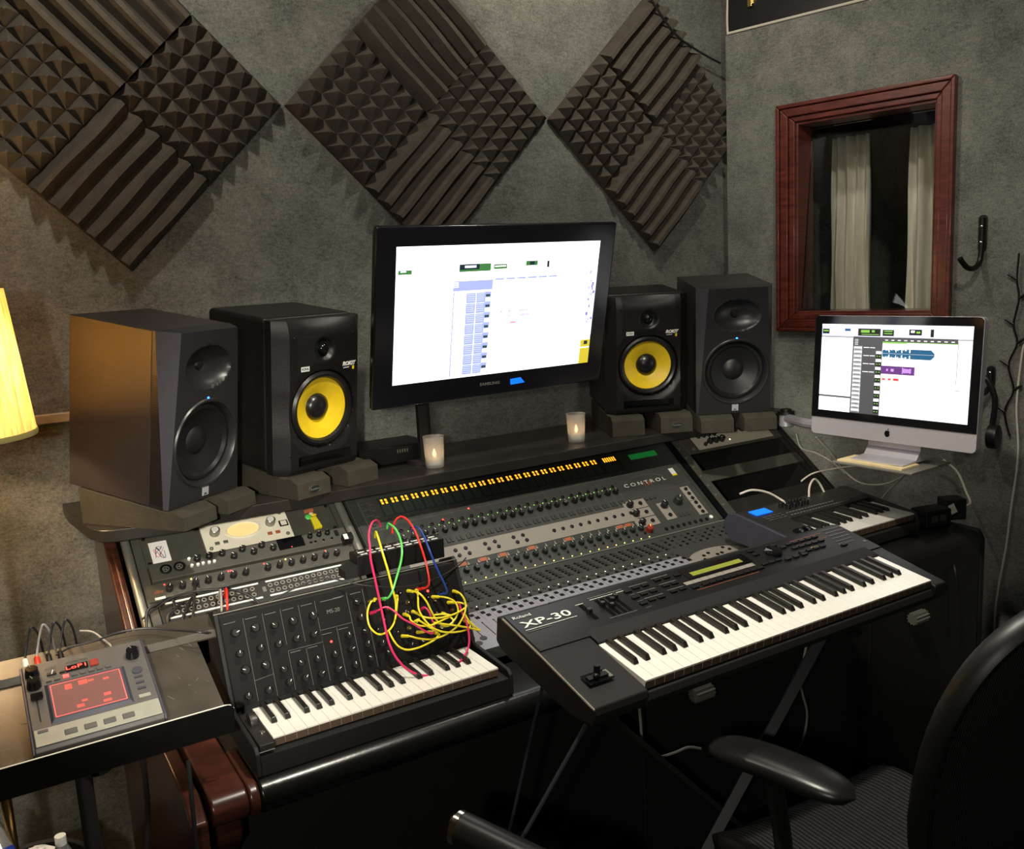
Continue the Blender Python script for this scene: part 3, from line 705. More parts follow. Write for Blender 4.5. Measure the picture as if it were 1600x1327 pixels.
MB().prism(side, .242, .272, 'redw').build('side_panel', DK, bevel=.006, label='reddish mahogany end panel')
MB().prism([(2.50, -1.645), (2.50, -.588), (2.49, -.588), (2.46, -.606), (2.13, -.86), (1.60, -.87), (1.585, -.90), (1.585, -1.645)], 2.645, 2.668, 'blackm').build('side_panel', DK, bevel=.006)
# padded armrest with mahogany end roll
def arm(x0, x1, m, name, r=.034, parent=None, label=None, ye=1.78):
    pr = [(1.60+r-r*math.sin(rad(a)), AZT-r+r*math.cos(rad(a))) for a in range(0, 181, 15)]
    pr += [(1.72, AZT-2*r), (ye, AZT-.03), (ye, AZT)]
    mb = MB(); mb.prism(pr, x0, x1, m); return mb.build(name, parent or DK, bevel=.006, seg=3, label=label)
arm(.372, 2.10, 'leather', 'armrest'); arm(.350, .371, 'redw', 'armrest_end', label='mahogany armrest end'); arm(.280, .349, 'redw', 'armrest_end', r=.032, label='mahogany armrest end', ye=2.02)
MB().prism([(1.66, AZT-.068), (2.0, AZT-.068), (2.0, -1.30), (1.90, -1.26), (1.74, -1.14), (1.66, -1.05)], .285, .345, 'redw').build('armrest_bracket', DK, bevel=.008, label='curved mahogany bracket')
MB().box(.273, 2.10, 1.781, 2.60, -.985, -.955, 'blackm').build('desk_top', DK)
MB().box(.35, 2.10, 1.72, 1.74, -1.62, -.994, 'blackm').build('front_panel', DK)
MB().prism([(2.11, -.867), (1.64, -.867), (1.60, -.880), (1.585, -.90), (1.585, -1.645), (2.50, -1.645), (2.50, -1.1), (2.11, -1.0)], 2.112, 2.6435, 'blackv').build('side_cabinet', DK, bevel=.01)
MB().box(1.30, 2.108, 1.62, 1.715, -1.64, -1.0, 'blackm').build('drawer', DK, bevel=.004)
def ribbed(x, z, parent, y=1.585):
    mb = MB(T(x, y, z) @ RY(90)); n = 11; pr = []
    for i in range(2*n): a_ = PI*i/n; r_ = .019 if i % 2 else .0145; pr.append((r_*math.cos(a_), r_*math.sin(a_)))
    mb.prism(pr, -.030, .030, 'alu2', 'z'); return mb.build('handle', parent, label='ribbed grey handle')
ribbed(1.461, -1.055, DK, 1.58); ribbed(2.305, -1.063, DK, 1.565)
# rack rails
def rail(x, s0, s1, r, m, name='rack_rail'):
    mb = MB(MU); mb.tube([(x, s1, .004), (x, s0, .004)], r, m, 12); return mb.build(name, DK)
rail(.292, -.30, .03, .011, 'alu2'); rail(.262, -.30, .03, .010, 'redw', 'wood_edge'); rail(.868, -.24, .03, .012, 'alu2')
MB(MU).box(.306, .856, -.30, .03, -.020, -.012, 'panelgrey').build('rack_backing', DK)
for x0, x1 in ((.306, .327), (.842, .856)): MB(MU).box(x0, x1, -.30, .03, -.012, .0, 'panelgrey').build('rack_strip', DK)
MB(MU).box(2.128, 2.168, -.42, .03, -.02, .002, 'panelgrey').build('rack_strip', DK); MB(MU).box(2.620, 2.643, -.42, .03, -.02, .002, 'rackblk').build('rack_strip', DK)
MB(MU).box(2.127, 2.622, -.45, .06, -.27, -.26, 'blackm').build('bay_back', DK)
MB(MU).box(2.127, 2.132, -.45, .06, -.26, -.021, 'blackm').build('bay_side', DK); MB(MU).box(2.617, 2.622, -.45, .06, -.26, -.021, 'blackm').build('bay_side', DK); MB(MU).box(2.133, 2.616, .052, .06, -.26, -.021, 'blackm').build('bay_side', DK)
MB(MU).box(2.108, 2.126, -.42, .035, -.03, .008, 'gloss').build('bay_divider', DK)
for k in range(9): MB(MU).box(2.139, 2.147, -.375+k*.045, -.369+k*.045, .002, .0035, 'line' if k in (3, 6) else 'alu2').build('rail_screw', DK)
# ---- gear in the left rack
def scr(mb, x, s, z=0, r=.005): mb.lathe([(r, z), (r, z+.002), (r*.5, z+.003), (r*.4, z+.0015)], 'black', 10, T(x, s, 0), False)
def knob(F, x, s, z, r, h, m, parent, ang=30, tick='white', cap=None, name='knob', taper=.86):
    mb = MB(F @ T(x, s, z) @ RZ(ang)); mb.lathe([(r, 0), (r*.98, h*.25), (r*taper, h*.92), (r*taper*.85, h)], m, 16)
    if cap: mb.lathe([(r*taper*.8, h), (r*taper*.75, h+.0012)], cap, 16, cap0=False)
    mb.box(-r*.07, r*.07, r*.2, r*.86, h+.0001, h+.0012, tick); return mb.build(name, parent, origin=(F @ Vector((x, s, z))))
def led(F, x, s, z, r, m, parent, name='indicator_light'):
    return MB(F).lathe([(r, 0), (r*.7, r*.7), (r*.1, r)], m, 8, T(x, s, z), False).build(name, parent, origin=F @ Vector((x, s, z)))
RK = lambda x, s: MU @ T(x, s, 0)
t = thing('rack_blank', 'dark blank rack panel behind the cream-faced unit in the left rack', 'rack panel', RK(.584, -.05))
MB(MU).box(.328, .841, -.112, .03, -.008, -.003, 'panelgrey').build('plate', t, bevel=.001)
for x in (.337, .832):
    for s in (-.018, -.10): mb = MB(MU); scr(mb, x, s, -.003); mb.build('screw', t)
t = thing('cream_preamp', 'cream half-width studio unit with oval lit meter in the left rack', 'audio unit', RK(.594, -.054)); F = MU
MB(F).box(.478, .712, -.108, -.001, -.002, .005, 'cream').build('faceplate', t, bevel=.001)
mb = MB(F @ T(.585, -.052, .0052)); mb.lathe([(.047, 0), (.0465, .003), (.0435, .003), (.042, .0)], 'cream', 40, None, False, False, sx=1, sy=.56); mb.build('meter_frame', t)
MB(F @ T(.585, -.052, .0054)).lathe([(.042, 0), (.001, .0003)], glow('meter_glow', (.80, .58, .25), .6), 40, None, False, False, sx=1, sy=.54).build('meter', t, label='warm lit oval meter')
for x in (.511, .661): knob(F, x, -.047, .005, .0135, .018, 'alu2', t, 20, cap='white')
for x, s in ((.695, -.018), (.697, -.094), (.491, -.096)): MB(F).lathe([(.0055, .005), (.005, .008), (.0025, .0085), (.002, .005)], 'alu2', 12, T(x, s, 0), False).build('faceplate_screw', t)
for x, m in ((.509, 'cream'), (.531, 'cream'), (.650, 'redlbl'), (.672, 'redlbl')): MB(F).box(x-.006, x+.006, -.088, -.079, .005, .0095, 'alu2' if m == 'cream' else m).build('button', t, bevel=.001)
mb = MB(F); mb.box(.684, .708, -.066, -.046, .005, .0065, 'black'); mb.box(.688, .704, -.063, -.049, .0065, .008, 'cream'); mb.build('power_switch', t)
text('lettering', 'UNIVERSAL AUDIO', .006, 'line', t, F @ T(.585, -.018, .0052), ext=.0001)
o = MB(F).box(.345, .390, -.113, -.034, -.0028, -.0012, 'paper').build('sticker'); tag(o, 'white paper sticker with blue scribble on the left rack panel', 'sticker')
mb = MB(F); r = random.Random(5); [mb.tube(smooth([(.355+r.random()*.025, -.095+r.random()*.045, -.0008) for _ in range(4)], 4), .0007, m, 4) for m in ('cb', 'cb', 'black', 'cr', 'black')]; mb.build('drawing', o)
# small figure magnet
t = thing('figure_magnet', 'small yellow and green figure ornament stuck on the left rack panel', 'ornament', MU @ T(.782, -.06, 0)); F = MU @ T(.782, -.055, -.002) @ RZ(4)
MB(F).prism([(-.012, -.040), (.012, -.040), (.009, 0), (-.008, .002)], 0, .010, 'cy', 'z').build('body', t, bevel=.002)
MB(F).ball((-.012, .006, .006), .010, 'cg', 10, (1, 1, .5)).build('arm', t); MB(F).ball((.006, .008, .006), .008, 'yellow', 10, (1, .6, .5)).build('arm', t)
MB(F).box(-.016, .012, .022, .033, .0, .008, 'redlbl').build('hat', t, bevel=.002); MB(F).ball((0, .014, .006), .007, 'manila', 10, (1, 1, .6)).build('head', t)
# black interface
t = thing('audio_interface', 'black rack audio interface with two round inputs and small black knobs', 'audio unit', RK(.588, -.14))
MB(F := MU).box(.329, .850, -.168, -.113, -.002, .014, 'panelgrey').build('faceplate', t, bevel=.002)
for x in (.367, .400):
    mb = MB(F @ T(x, -.1385, .014)); mb.lathe([(.0145, 0), (.0145, .002), (.0115, .003), (.0105, .0005)], 'black', 24, None, False); mb.lathe([(.0085, .001), (.0085, .0022), (.006, .0022)], 'alu2', 20, None, False, False)
    for k in range(3): mb.box(-.0012, .0012, .0, .005, .001, .003, 'line', X=RZ(90+120*k))
    mb.build('input_socket', t)
for x, s in ((.447, -.127), (.477, -.126), (.510, -.126), (.537, -.142), (.563, -.125), (.589, -.141), (.614, -.125), (.641, -.141)): knob(F, x, s, .014, .0090, .012, 'knob', t, 40)
for x, s in ((.427, -.123), (.429, -.145), (.444, -.146), (.457, -.145), (.472, -.146), (.485, -.146)): MB(F).cyl((x, s, .014), .0042, .006, 'white', 10).build('button', t, label='white button')
MB(F).box(.656, .727, -.152, -.1155, .014, .0150, 'gloss').build('display', t); led(F, .690, -.148, .015, .0015, 'rled', t)
for x in (.747, .773, .797): knob(F, x, -.127, .014, .0075, .010, 'black', t, 0, cap='chrome')
for x in (.743, .756, .779, .803): MB(F).lathe([(.004, .014), (.004, .017), (.002, .017)], 'chrome', 10, T(x, -.148, 0), False).build('jack', t)
MB(F).box(.817, .826, -.142, -.124, .014, .018, 'black').build('power_switch', t)
# compressor
t = thing('rack_compressor', 'dark rack compressor with a row of fourteen tall black knobs and red lights', 'audio unit', RK(.57, -.2))
MB(F).box(.312, .845, -.222, -.171, -.002, .006, 'panelgrey').build('faceplate', t, bevel=.001)
xs = [.363+.0317*i for i in range(7)]+[.611+.0317*i for i in range(7)]
for i, x in enumerate(xs): knob(F, x, -.196, .006, .0088, .015, 'knob', t, (i*47) % 90-30)
for x, m in ((.355, 'rled'), (.513, 'rled'), (.519, 'rled'), (.606, 'rled'), (.775, 'rled'), (.420, 'yled'), (.664, 'yled')): led(F, x, -.178, .006, .0022, m, t)
mb = MB(F); [mb.box(x-.012, x+.006, -.2145, -.2135, .006, .0063, 'line') for x in xs]; [mb.box(x, x+.03, -.1765, -.1758, .006, .0063, 'line') for x in (.38, .50, .63, .74)]; mb.build('printed_lines', t, kind='stuff')
text('logo', 'dbx', .014, 'redlbl', t, F @ T(.337, -.196, .0062), shear=.3)
mb = MB(F); mb.box(.325, .350, -.219, -.212, .006, .0066, 'white'); mb.build('label', t)
# patch bay
t = thing('patch_bay', 'patch bay with two rows of sockets and white label strips', 'patch bay', RK(.56, -.25))
MB(F).box(.330, .820, -.292, -.227, -.002, .001, 'rackblk').build('faceplate', t, bevel=.001)
for (x0, x1) in ((.345, .575), (.594, .802)):
    for s in (-.2345, -.2795): MB(F).box(x0, x1, s, s+.0045, .001, .003, 'white').build('label_strip', t)
js = None
for i in range(24):
    x = (.357 if i < 12 else .603-12*.0166)+i*.0166 if i >= 12 else .367+i*.0172
    for s in (-.245, -.263):
        if js is None:
            mb = MB(F); mb.lathe([(.0062, .001), (.006, .003), (.0045, .0035), (.0035, .001)], 'conlight', 12, T(x, s, 0), False); mb.lathe([(.0034, .0012), (.0002, .0012)], 'black', 10, T(x, s, 0), False, False)
            js = mb.build('socket', t, origin=F @ Vector((x, s, 0))); jx, jss = x, s
        else: c = dup(js, ((x-jx), (s-jss), 0))
MB(F).box(.581, .590, -.262, -.246, .001, .0025, 'line').build('badge', t)
# patch cords in the patch bay
for k, (px, py, ex, ey) in enumerate([(268, 935, 228, 968), (287, 943, 262, 975), (300, 935, 285, 985), (306, 905, 302, 1000)]):
    a_ = onPl(px, py, MU, .014); b_ = onPl(ex, ey, MU, .03)
    cable('patch_cable', [onPl(px+5, py+14, MU, .004), a_, (a_+b_)/2+Vector((0, 0, .012)), b_, b_+Vector((.0, -.10, -.13))], .0035, 'cabk', ['black patch cord plugged furthest left in the patch bay', 'black patch cord plugged second from the left in the patch bay', 'black patch cord plugged third from the left in the patch bay', 'grey-black cord hanging in front of the patch bay from the compressor row'][k], group='patch cords in the left rack')
for k in range(2):
    q = MU @ Vector((.470+.014*k, -.252, .0)); n_ = MU.to_3x3() @ Vector((0, 0, 1))
    cable('patch_plug', [q, q+n_*.02, q+n_*.04+Vector((0, -.01, 0)), q+n_*.045+Vector((-.015, -.06, -.05)), q+Vector((-.03, -.12, -.14))], .003, 'cr' if k else 'cabg', ['grey patch cord with pale plug left of the red one', 'red patch plug in the middle of the patch bay'][k], n=6)
cable('looping_cable', [onPl(x, y, MU, o_) for x, y, o_ in [(222, 968, .02), (262, 938, .03), (300, 925, .03), (345, 921, .03), (378, 926, .02), (400, 938, .012), (408, 950, .002)]], .0030, 'cabk', 'thin black cable looping across the compressor and patch bay')
# ---- gear in the right rack
t = thing('channel_strip', 'beige-faced rack unit with black knobs and one lit lamp in the right rack', 'audio unit', RK(2.4, -.04))
MB(F).box(2.170, 2.642, -.090, .012, -.002, .004, 'panelgrey').build('faceplate', t, bevel=.001)
MB(F).box(2.222, 2.60, -.080, -.006, .004, .0055, 'beige').build('control_field', t, label='beige control field')
for i in range(4): knob(F, 2.258+.026*i, -.020, .0055, .0095, .014, 'knob', t, 30*i)
for i in range(3): knob(F, 2.292+.028*i, -.052, .0055, .0125, .018, 'knob', t, 50*i)
knob(F, 2.262, -.062, .0055, .007, .012, 'knob', t, -30); knob(F, 2.475, -.022, .0055, .011, .016, 'knob', t, 60); knob(F, 2.405, -.022, .0055, .003, .005, 'knob', t); knob(F, 2.418, -.022, .0055, .003, .005, 'knob', t)
led(F, 2.388, -.058, .0055, .0026, 'wled', t)
for x, s in ((2.185, -.012), (2.20, -.070)): MB(F).lathe([(.006, .004), (.006, .007), (.003, .007)], 'alu2', 12, T(x, s, 0), False).build('screw', t)
t = MB(F).box(2.166, 2.642, -.222, -.172, -.002, .003, 'panelgrey').build('rack_blank', bevel=.001); tag(t, 'narrow grey blank plate across the open right rack bay', 'rack panel')
t = MB(F).box(2.166, 2.642, -.41, -.318, -.002, .003, 'rackblk').build('rack_cover_plate', bevel=.001); tag(t, 'dark cover plate at the bottom of the right rack behind the small keyboard', 'rack panel')

# ================================================================ mixing console
CX0, CX1 = .893, 2.103
t = CON = thing('mixing_console', 'wide grey mixing console with rows of knobs, orange meter lights and fader section', 'mixing console', T(1.5, 2.1, -.92)); F = MU
ff = lambda s, z=0: MF @ Vector((0, s, z)); uu = lambda s, z=0: MU @ Vector((0, s, z))
pts = [uu(.055), uu(-.385), ff(-.006), ff(-.325), ff(-.33, -.03), ff(-.02, -.05), uu(.055, -.06)]
MB().prism([(p.y, p.z) for p in pts], CX0, CX1, 'congrey').build('body', t, bevel=.003)
MB(F).box(CX0+.004, CX0+.026, -.38, .055, .0005, .003, 'condark').build('side_trim', t); MB(F).box(CX1-.018, CX1-.004, -.38, .055, .0005, .003, 'condark').build('side_trim', t)
MB(F).box(CX0+.001, CX1-.001, -.390, -.3855, .0, .004, 'line').build('front_edge', t, bevel=.001)
PX = .0333; XC = [1.005+PX*i for i in range(24)]
# meter bridge: dark window, orange segments, thin meter columns
mb = MB(F); mb.box(.984, 1.872, -.100, -.027, .0005, .0015, 'meter')
for i in range(24):
    for k in (-1, 1):
        x = XC[i]+k*.0065-.002
        mb.rect(x-.0034, -.0530, x+.0034, -.0450, 'orange', .0018); mb.rect(x-.0034, -.0425, x+.0034, -.0345, 'orange', .0018)
        for q in range(3): mb.rect(x-.005+.004*q, -.096, x-.0042+.004*q, -.056, 'line', .0018)
for k in range(6): mb.rect(1.810+.009*k, -.0535, 1.8152+.009*k, -.0345, 'orange', .0018)
for k in range(7): mb.rect(1.80+.009*k, -.096, 1.801+.009*k, -.054, 'line', .0018)
mb.build('meter_bridge', t, label='dark meter window with orange lit segments')
MB(F).box(1.920, 2.038, -.063, -.040, .0005, .0018, 'lcdg').build('display', t, label='green lit display')
# printed lines
mb = MB(F); ln = lambda x0, s0, x1, s1, w=.0006, m='line': mb.tube([(x0, s0, .0004), (x1, s1, .0004)], w, m, 4)
ln(.973, -.1305, 1.30, -.1305); ln(1.30, -.1305, 2.06, -.1155); ln(.925, -.03, .925, -.16); ln(.925, -.13, .973, -.1305)
for i in range(25):
    x = XC[0]-PX/2+PX*i; ln(x, -.100 if i % 2 == 0 else -.15, x, -.38, .0004)
ln(.99, -.215, 1.79, -.215); ln(.99, -.240, 1.79, -.240, .0004)
for k in range(5): ln(.93, -.040-.023*k, .955, -.040-.023*k, .0004)
ln(1.80, -.222, 2.09, -.205, .0006); ln(1.70, -.140, 1.78, -.140, .0005)
mb.build('printed_lines', t, kind='stuff')
text('lettering', 'C O N T R O L', .020, 'white', t, F @ T(1.910, -.1675, .0005), width=.178, ext=.0002)
text('lettering', '| 24', .030, 'redlbl', t, F @ T(1.917, -.172, .0004), width=.03, ext=.0001)
mb = MB(F); mb.tube(smooth([(1.822, -.158, .0006), (1.86, -.142, .0006), (1.91, -.135, .0006), (1.96, -.139, .0006), (1.995, -.155, .0006)]), .0007, 'line', 4); mb.build('logo_arc', t)
mb = MB(F); mb.box(2.036, 2.056, -.158, -.132, .0005, .0018, 'white'); mb.box(2.036, 2.056, -.165, -.158, .0005, .0018, 'cy'); mb.build('badge', t, label='white and yellow badge')
# light button band, brown scribble strip
mb = MB(F); mb.box(.985, 1.788, -.308, -.249, .0005, .0016, 'conlight'); mb.build('button_band', t, label='pale grey band of buttons')
mb = MB(F); mb.box(.985, 1.792, -.326, -.309, .0005, .0014, 'redlbl' if 0 else 'condark')
r = random.Random(2)
for i in (4, 6, 8, 11, 15, 21, 22): mb.box(XC[i]-.012, XC[i]+.012, -.324, -.312, .0014, .0018, 'redlbl')
for i in range(24): mb.prism([(XC[i]+PX/2-.004, -.326), (XC[i]+PX/2+.004, -.326), (XC[i]+PX/2, -.312)], .0014, .0024, 'conlight', 'z')
mb.build('label_strip', t)
# knobs
k1 = knob(F, XC[0], -.193, .0005, .0092, .015, 'knob', t, 20)
for i in range(1, 24): c = dup(k1, (PX*i, 0, 0)) if 0 else None
def drow(o, M_, offs):
    R = M_.to_3x3(); Pi = WM[o.parent].inverted().to_3x3()
    out = []
    for q in offs:
        c = o.copy(); COL.objects.link(c); c.location = o.location+Pi @ (R @ Vector(q)); out.append(c)
    return out
ks = drow(k1, MU, [(PX*i, .00015*i*3, 0) for i in range(1, 24)])
for i, c in enumerate(ks): c.rotation_euler = (o_ := k1.matrix_basis.to_3x3() @ Matrix.Rotation(rad((i*53) % 70-30), 3, 'Z')).to_euler()
k2 = knob(F, XC[0], -.342, .0005, .0098, .013, 'teal', t, 0)
drow(k2, MU, [(PX*i, 0, 0) for i in range(1, 24)])
# lights
g1 = led(F, XC[0]-.008, -.166, .0005, .0017, 'gled', t); drow(g1, MU, [(PX*i, 0, 0) for i in range(1, 24)])
y1 = led(F, XC[0]+.012, -.379, .0005, .0019, 'yled', t); drow(y1, MU, [(PX*i, 0, 0) for i in range(1, 24)])
led(F, 1.247, -.129, .0005, .0028, 'rled', t); led(F, 1.150, -.150, .0005, .0024, 'rled', t)
w1 = led(MF, XC[0]+.008, -.122, .0006, .0016, 'wled', t); drow(w1, MF, [(PX*i, .0012*i*.35, 0) for i in range(1, 23)])
# small round buttons: next to green lights and under knobs
bt = MB(F).lathe([(.0058, 0), (.0055, .003), (.004, .0036)], 'black', 10, T(XC[0]+.005, -.160, .0005), False).build('button', t, origin=F @ Vector((XC[0]+.005, -.160, .0005)))
drow(bt, MU, [(PX*i, .001*(i % 2), 0) for i in range(1, 24)])
bl = MB(F).lathe([(.0062, 0), (.006, .003), (.0045, .004)], 'black', 12, T(0, 0, .0016), False).build('button', t, origin=F @ Vector((0, 0, 0)))
spots = []
for g_ in range(3):
    for dx, ds in ((0, 0), (.0333, 0), (.004, -.020), (.037, -.020)): spots.append((1.165+g_*.1-.03, -.270+ds, 0)) if 0 else spots.append((1.137+g_*.098+dx, -.268+ds, 0))
spots += [(1.475+.0*i+PX*i, -.277, 0) for i in range(10)]
sp2 = drow(bl, MU, spots); bpy.data.objects.remove(bl)
# remaining tiny keys: one object per surface pattern
mb = MB(F)
for i in range(24):
    for dx in (-.006, .007): mb.box(XC[i]+dx-.0045, XC[i]+dx+.0045, -.236, -.220, .0005, .003, 'condark')
    mb.cyl((XC[i]+.006, -.362, .0005), .0045, .0025, 'black', 8); mb.cyl((XC[i]+.009, -.176, .0005), .004, .0025, 'condark', 8)
for k in range(5): mb.cyl((.942, -.048-.024*k, .0005), .007, .003, 'condark', 10); mb.box(.955, .967, -.046-.024*k, -.0445-.024*k, .0004, .0007, 'line')
for k in range(8): mb.cyl((1.862+.025*k, -.366, .0005), .0062, .003, 'black', 8)
for k in range(3): mb.cyl((1.868+.018*k, -.236, .0005), .006, .003, 'condark', 8); mb.box(1.945+.017*k, 1.955+.017*k, -.334, -.318, .0005, .003, 'condark')
for i in range(26):                       # dark clusters in front of the fold
    for q in range(4): mb.add([], [], 'black')
mb.build('small_buttons', t, kind='stuff')
mb = MB(MF)
for i in range(24):
    for q in range(5): mb.cyl((XC[i]-.006+.002*q, -.030-.0135*q, .0), .0048, .0022, 'black', 8); mb.cyl((XC[i]+.0055+.002*q, -.030-.0135*q, .0), .0042, .0022, 'condark', 8)
    mb.cyl((XC[i]-.006, -.118, 0), .0055, .0022, 'condark', 8); mb.cyl((XC[i]+.002, -.134, 0), .0055, .002, 'black', 8)
for k in range(10):
    for q in range(4): mb.cyl((1.805+.028*k, -.022-.02*q, 0), .005, .0022, 'black' if (k+q) % 3 else 'condark', 8)
mb.build('channel_buttons', t, kind='stuff')
MB(MF).box(.93, 1.775, -.325, -.145, .0004, .0018, 'conlav').build('fader_field', t, label='pale fader field')
f1 = None; mb = MB(MF)
for i in range(24):
    x = XC[i]+.010
    mb.box(x-.0012, x+.0012, -.275, -.205, .0018, .0022, 'black'); mb.cyl((x, -.205, .0018), .0028, .0005, 'black', 8)
    mb.box(x-.0115, x-.0005, -.166, -.155, .0018, .0036, 'black'); mb.box(x-.004, x+.007, -.184, -.173, .0018, .0036, 'black')
    mb.box(x-.0165+.0, x-.0165+.0006, -.20, -.146, .0018, .002, 'congrey')
mb.build('fader_slots', t, kind='stuff')
mb = MB(MF); [mb.cyl((x, s, .0018), .0095, .0018, 'congrey', 14) for x, s in ((.985, -.262), (.990, -.292), (1.012, -.276), (.965, -.277), (.940, -.285), (.952, -.305))]; mb.build('round_buttons', t, kind='stuff')
# oval navigation field at the right
mb = MB(MF @ T(1.885, -.20, .0006)); pr = [(.112*math.cos(a_), .060*math.sin(a_)) for a_ in np.linspace(0, 2*PI, 36)[:-1]]
mb.prism(pr, 0, .0016, 'conlight', 'z')
mb.build('navigation_field', t, label='pale oval navigation field')
mb = MB(MF @ T(1.885, -.20, .0006)); [mb.cyl((x, y, .0016), .0058, .0025, 'black', 8) for x, y in ((-.06, .0), (-.045, .022), (-.02, .03), (0, .01), (0, -.008), (.02, .012), (.02, -.008), (.06, .02), (-.02, -.04), (.08, -.01), (.05, .04))]; mb.build('navigation_buttons', t, kind='stuff')
# master section
for k in range(3):
    mb = MB(F); s = -.248-.038*k; mb.box(1.767, 1.857, s-.017, s+.018, .0005, .0018, 'conlight'); mb.build('monitor_field', t)
    knob(F, 1.788, s, .0018, .0115, .018, 'knob', t, 20+k*25); MB(F).cyl((1.833, s, .0018), .007, .004, 'knob', 12).build('button', t)
knob(F, 1.797, -.355, .0005, .012, .018, 'redk', t, -20, tick='orange')
MB(F).box(1.890, 1.932, -.335, -.263, .0005, .0018, 'conlight').build('talkback_field', t); knob(F, 1.912, -.279, .0018, .012, .020, 'knob', t, 10); MB(F).cyl((1.912, -.318, .0018), .007, .004, 'knob', 12).build('button', t)
knob(F, 1.975, -.274, .0005, .015, .024, 'teal', t, -40)
for k in range(2): MB(F).box(2.025, 2.061, -.281-.064*k, -.219-.064*k, .0005, .0018, 'conlight').build('monitor_field', t)
for k in range(6): MB(F).cyl((2.043, -.232-.0205*k, .0018), .0065, .004, 'knob', 12).build('button', t)
MB(F).lathe([(.007, 0), (.007, .003), (.0045, .0035), (.004, .001)], 'white', 12, T(2.060, -.362, .0005), False).build('headphone_socket', t)

# ================================================================ keyboards
def keys(t, F, nw, kw, L, Lb, zb=-.018):
    mb = MB(F); g = .0003
    mb.box(g, kw-g, 0, L, zb, 0, 'key'); mb.box(g, kw-g, -.0006, 0, zb, -.003, 'keyfront')
    w0 = mb.build('white_key', t, origin=F.translation, bevel=.0008, seg=1)
    drow(w0, F, [(kw*i, 0, 0) for i in range(1, nw)])
    mb = MB(F); bw = kw*.27; h = .0105; y0 = L-Lb
    vs = [(-bw, y0, .0008), (bw, y0, .0008), (bw, L-.001, .0008), (-bw, L-.001, .0008), (-bw*.78, y0+.007, h), (bw*.78, y0+.007, h), (bw*.78, L-.001, h), (-bw*.78, L-.001, h)]
    mb.add(vs, [(0, 3, 2, 1), (4, 5, 6, 7), (0, 1, 5, 4), (1, 2, 6, 5), (2, 3, 7, 6), (3, 0, 4, 7)], 'bkey')
    xs = []
    for i in range(nw-1):
        k = i % 7
        if k in (0, 1, 3, 4, 5): xs.append(kw*(i+1)+{0: -.11, 1: .11, 3: -.15, 4: 0, 5: .15}[k]*kw)
    b0 = mb.build('black_key', t, origin=F.translation, bevel=.0012, seg=2)
    drow(b0, F, [(x, 0, 0) for x in xs[1:]]); b0.location = b0.location+WM[t].inverted().to_3x3() @ (F.to_3x3() @ Vector((xs[0], 0, 0)))
# ---- 61-key synthesizer
XF = T(.983, 1.212, -.745) @ RX(9)
t = thing('synthesizer_keyboard', 'long black 61-key synthesizer standing on its own stand in front of the console', 'keyboard', XF); F = XF
xl, xr = -.125, .892
def flat(mb, pr, x0, x1, m): return mb.prism(pr, x0, x1, m)
prL = [(-.012, -.010), (-.016, -.024), (-.008, -.050), (.05, -.064), (.30, -.062), (.322, -.048), (.322, .006), (.300, .012), (.172, .004)]
MB(F).prism(prL, xl, -.001, 'blackm').build('left_block', t, bevel=.004)
prK = [(-.012, -.036), (-.008, -.050), (.05, -.064), (.30, -.062), (.322, -.048), (.322, .006), (.300, .012), (.150, .006), (.143, .003), (.143, -.022), (-.006, -.022)]
MB(F).prism(prK, 0, .8465, 'blackm').build('body', t, bevel=.002)
MB(F).prism(prL, .8475, xr, 'black').build('right_block', t, bevel=.004)
MB(F).prism([(.168, .0065), (.300, .0135), (.305, .0125), (.305, .008), (.168, .002)], xl+.006, xr-.004, 'black').build('control_panel', t, bevel=.001)
keys(t, F, 36, .02351, .142, .092)
PF = F @ T(0, .168, .0068) @ RX(3.05)      # panel face
pf = lambda x, s: (x-.983, s-.168)
x_, y_ = pf(.896, .287); text('logo', 'Roland', .0135, 'white', t, PF @ T(x_, y_, .0003), width=.042)
x_, y_ = pf(.938, .257); text('model_name', 'XP-30', .030, 'white', t, PF @ T(x_, y_, .0003), width=.118, bold=.0004)
mb = MB(PF); B = lambda x0, s0, x1, s1, m, h=.001: mb.box(min(x0, x1)-.983, max(x0, x1)-.983, min(s0, s1)-.168, max(s0, s1)-.168, 0, h, m)
B(.876, .2385, 1.000, .240, 'white', .0005); B(.876, .232, .935, .2335, 'line', .0005); B(1.020, .273, 1.040, .2745, 'white', .0005)
B(1.058, .283, 1.150, .2855, 'line', .0005); B(1.060, .277, 1.150, .2785, 'white', .0005); B(1.056, .2005, 1.128, .202, 'line', .0005)
for s in (.256, .228, .200): B(1.150, s, 1.165, s+.0012, 'line', .0005)
for s in (.284, .256, .230): B(1.170, s, 1.222, s+.002, 'line', .0005)
for s in (.290, .262, .235): B(1.238, s, 1.285, s+.002, 'line', .0005)
B(1.293, .234, 1.505, .246, 'conlight', .0008)
for k in range(9): B(1.316+.023*k, .234, 1.3165+.023*k, .246, 'black', .001)
B(1.30, .2075, 1.49, .2085, 'redlbl', .0005)
for k in range(6): B(1.80-.004*k, .290-.014*k, 1.868-.006*k, .2925-.014*k, 'line', .0005)
B(1.852, .203, 1.862, .210, 'line', .0005)
for s in (.284, .262): B(1.675, s, 1.785, s+.0012, 'redlbl', .0005)
B(1.70, .238, 1.722, .2405, 'yellow', .0006)
mb.build('printed_markings', t, kind='stuff')
mb = MB(PF); B(1.026, .212, 1.036, .270, 'gloss', .0007); mb.build('slider_slot', t)
for k in range(4): mb = MB(PF); B(1.068+.0145*k, .207, 1.076+.0145*k, .272, 'gloss', .0006); mb.build('slider_slot', t)
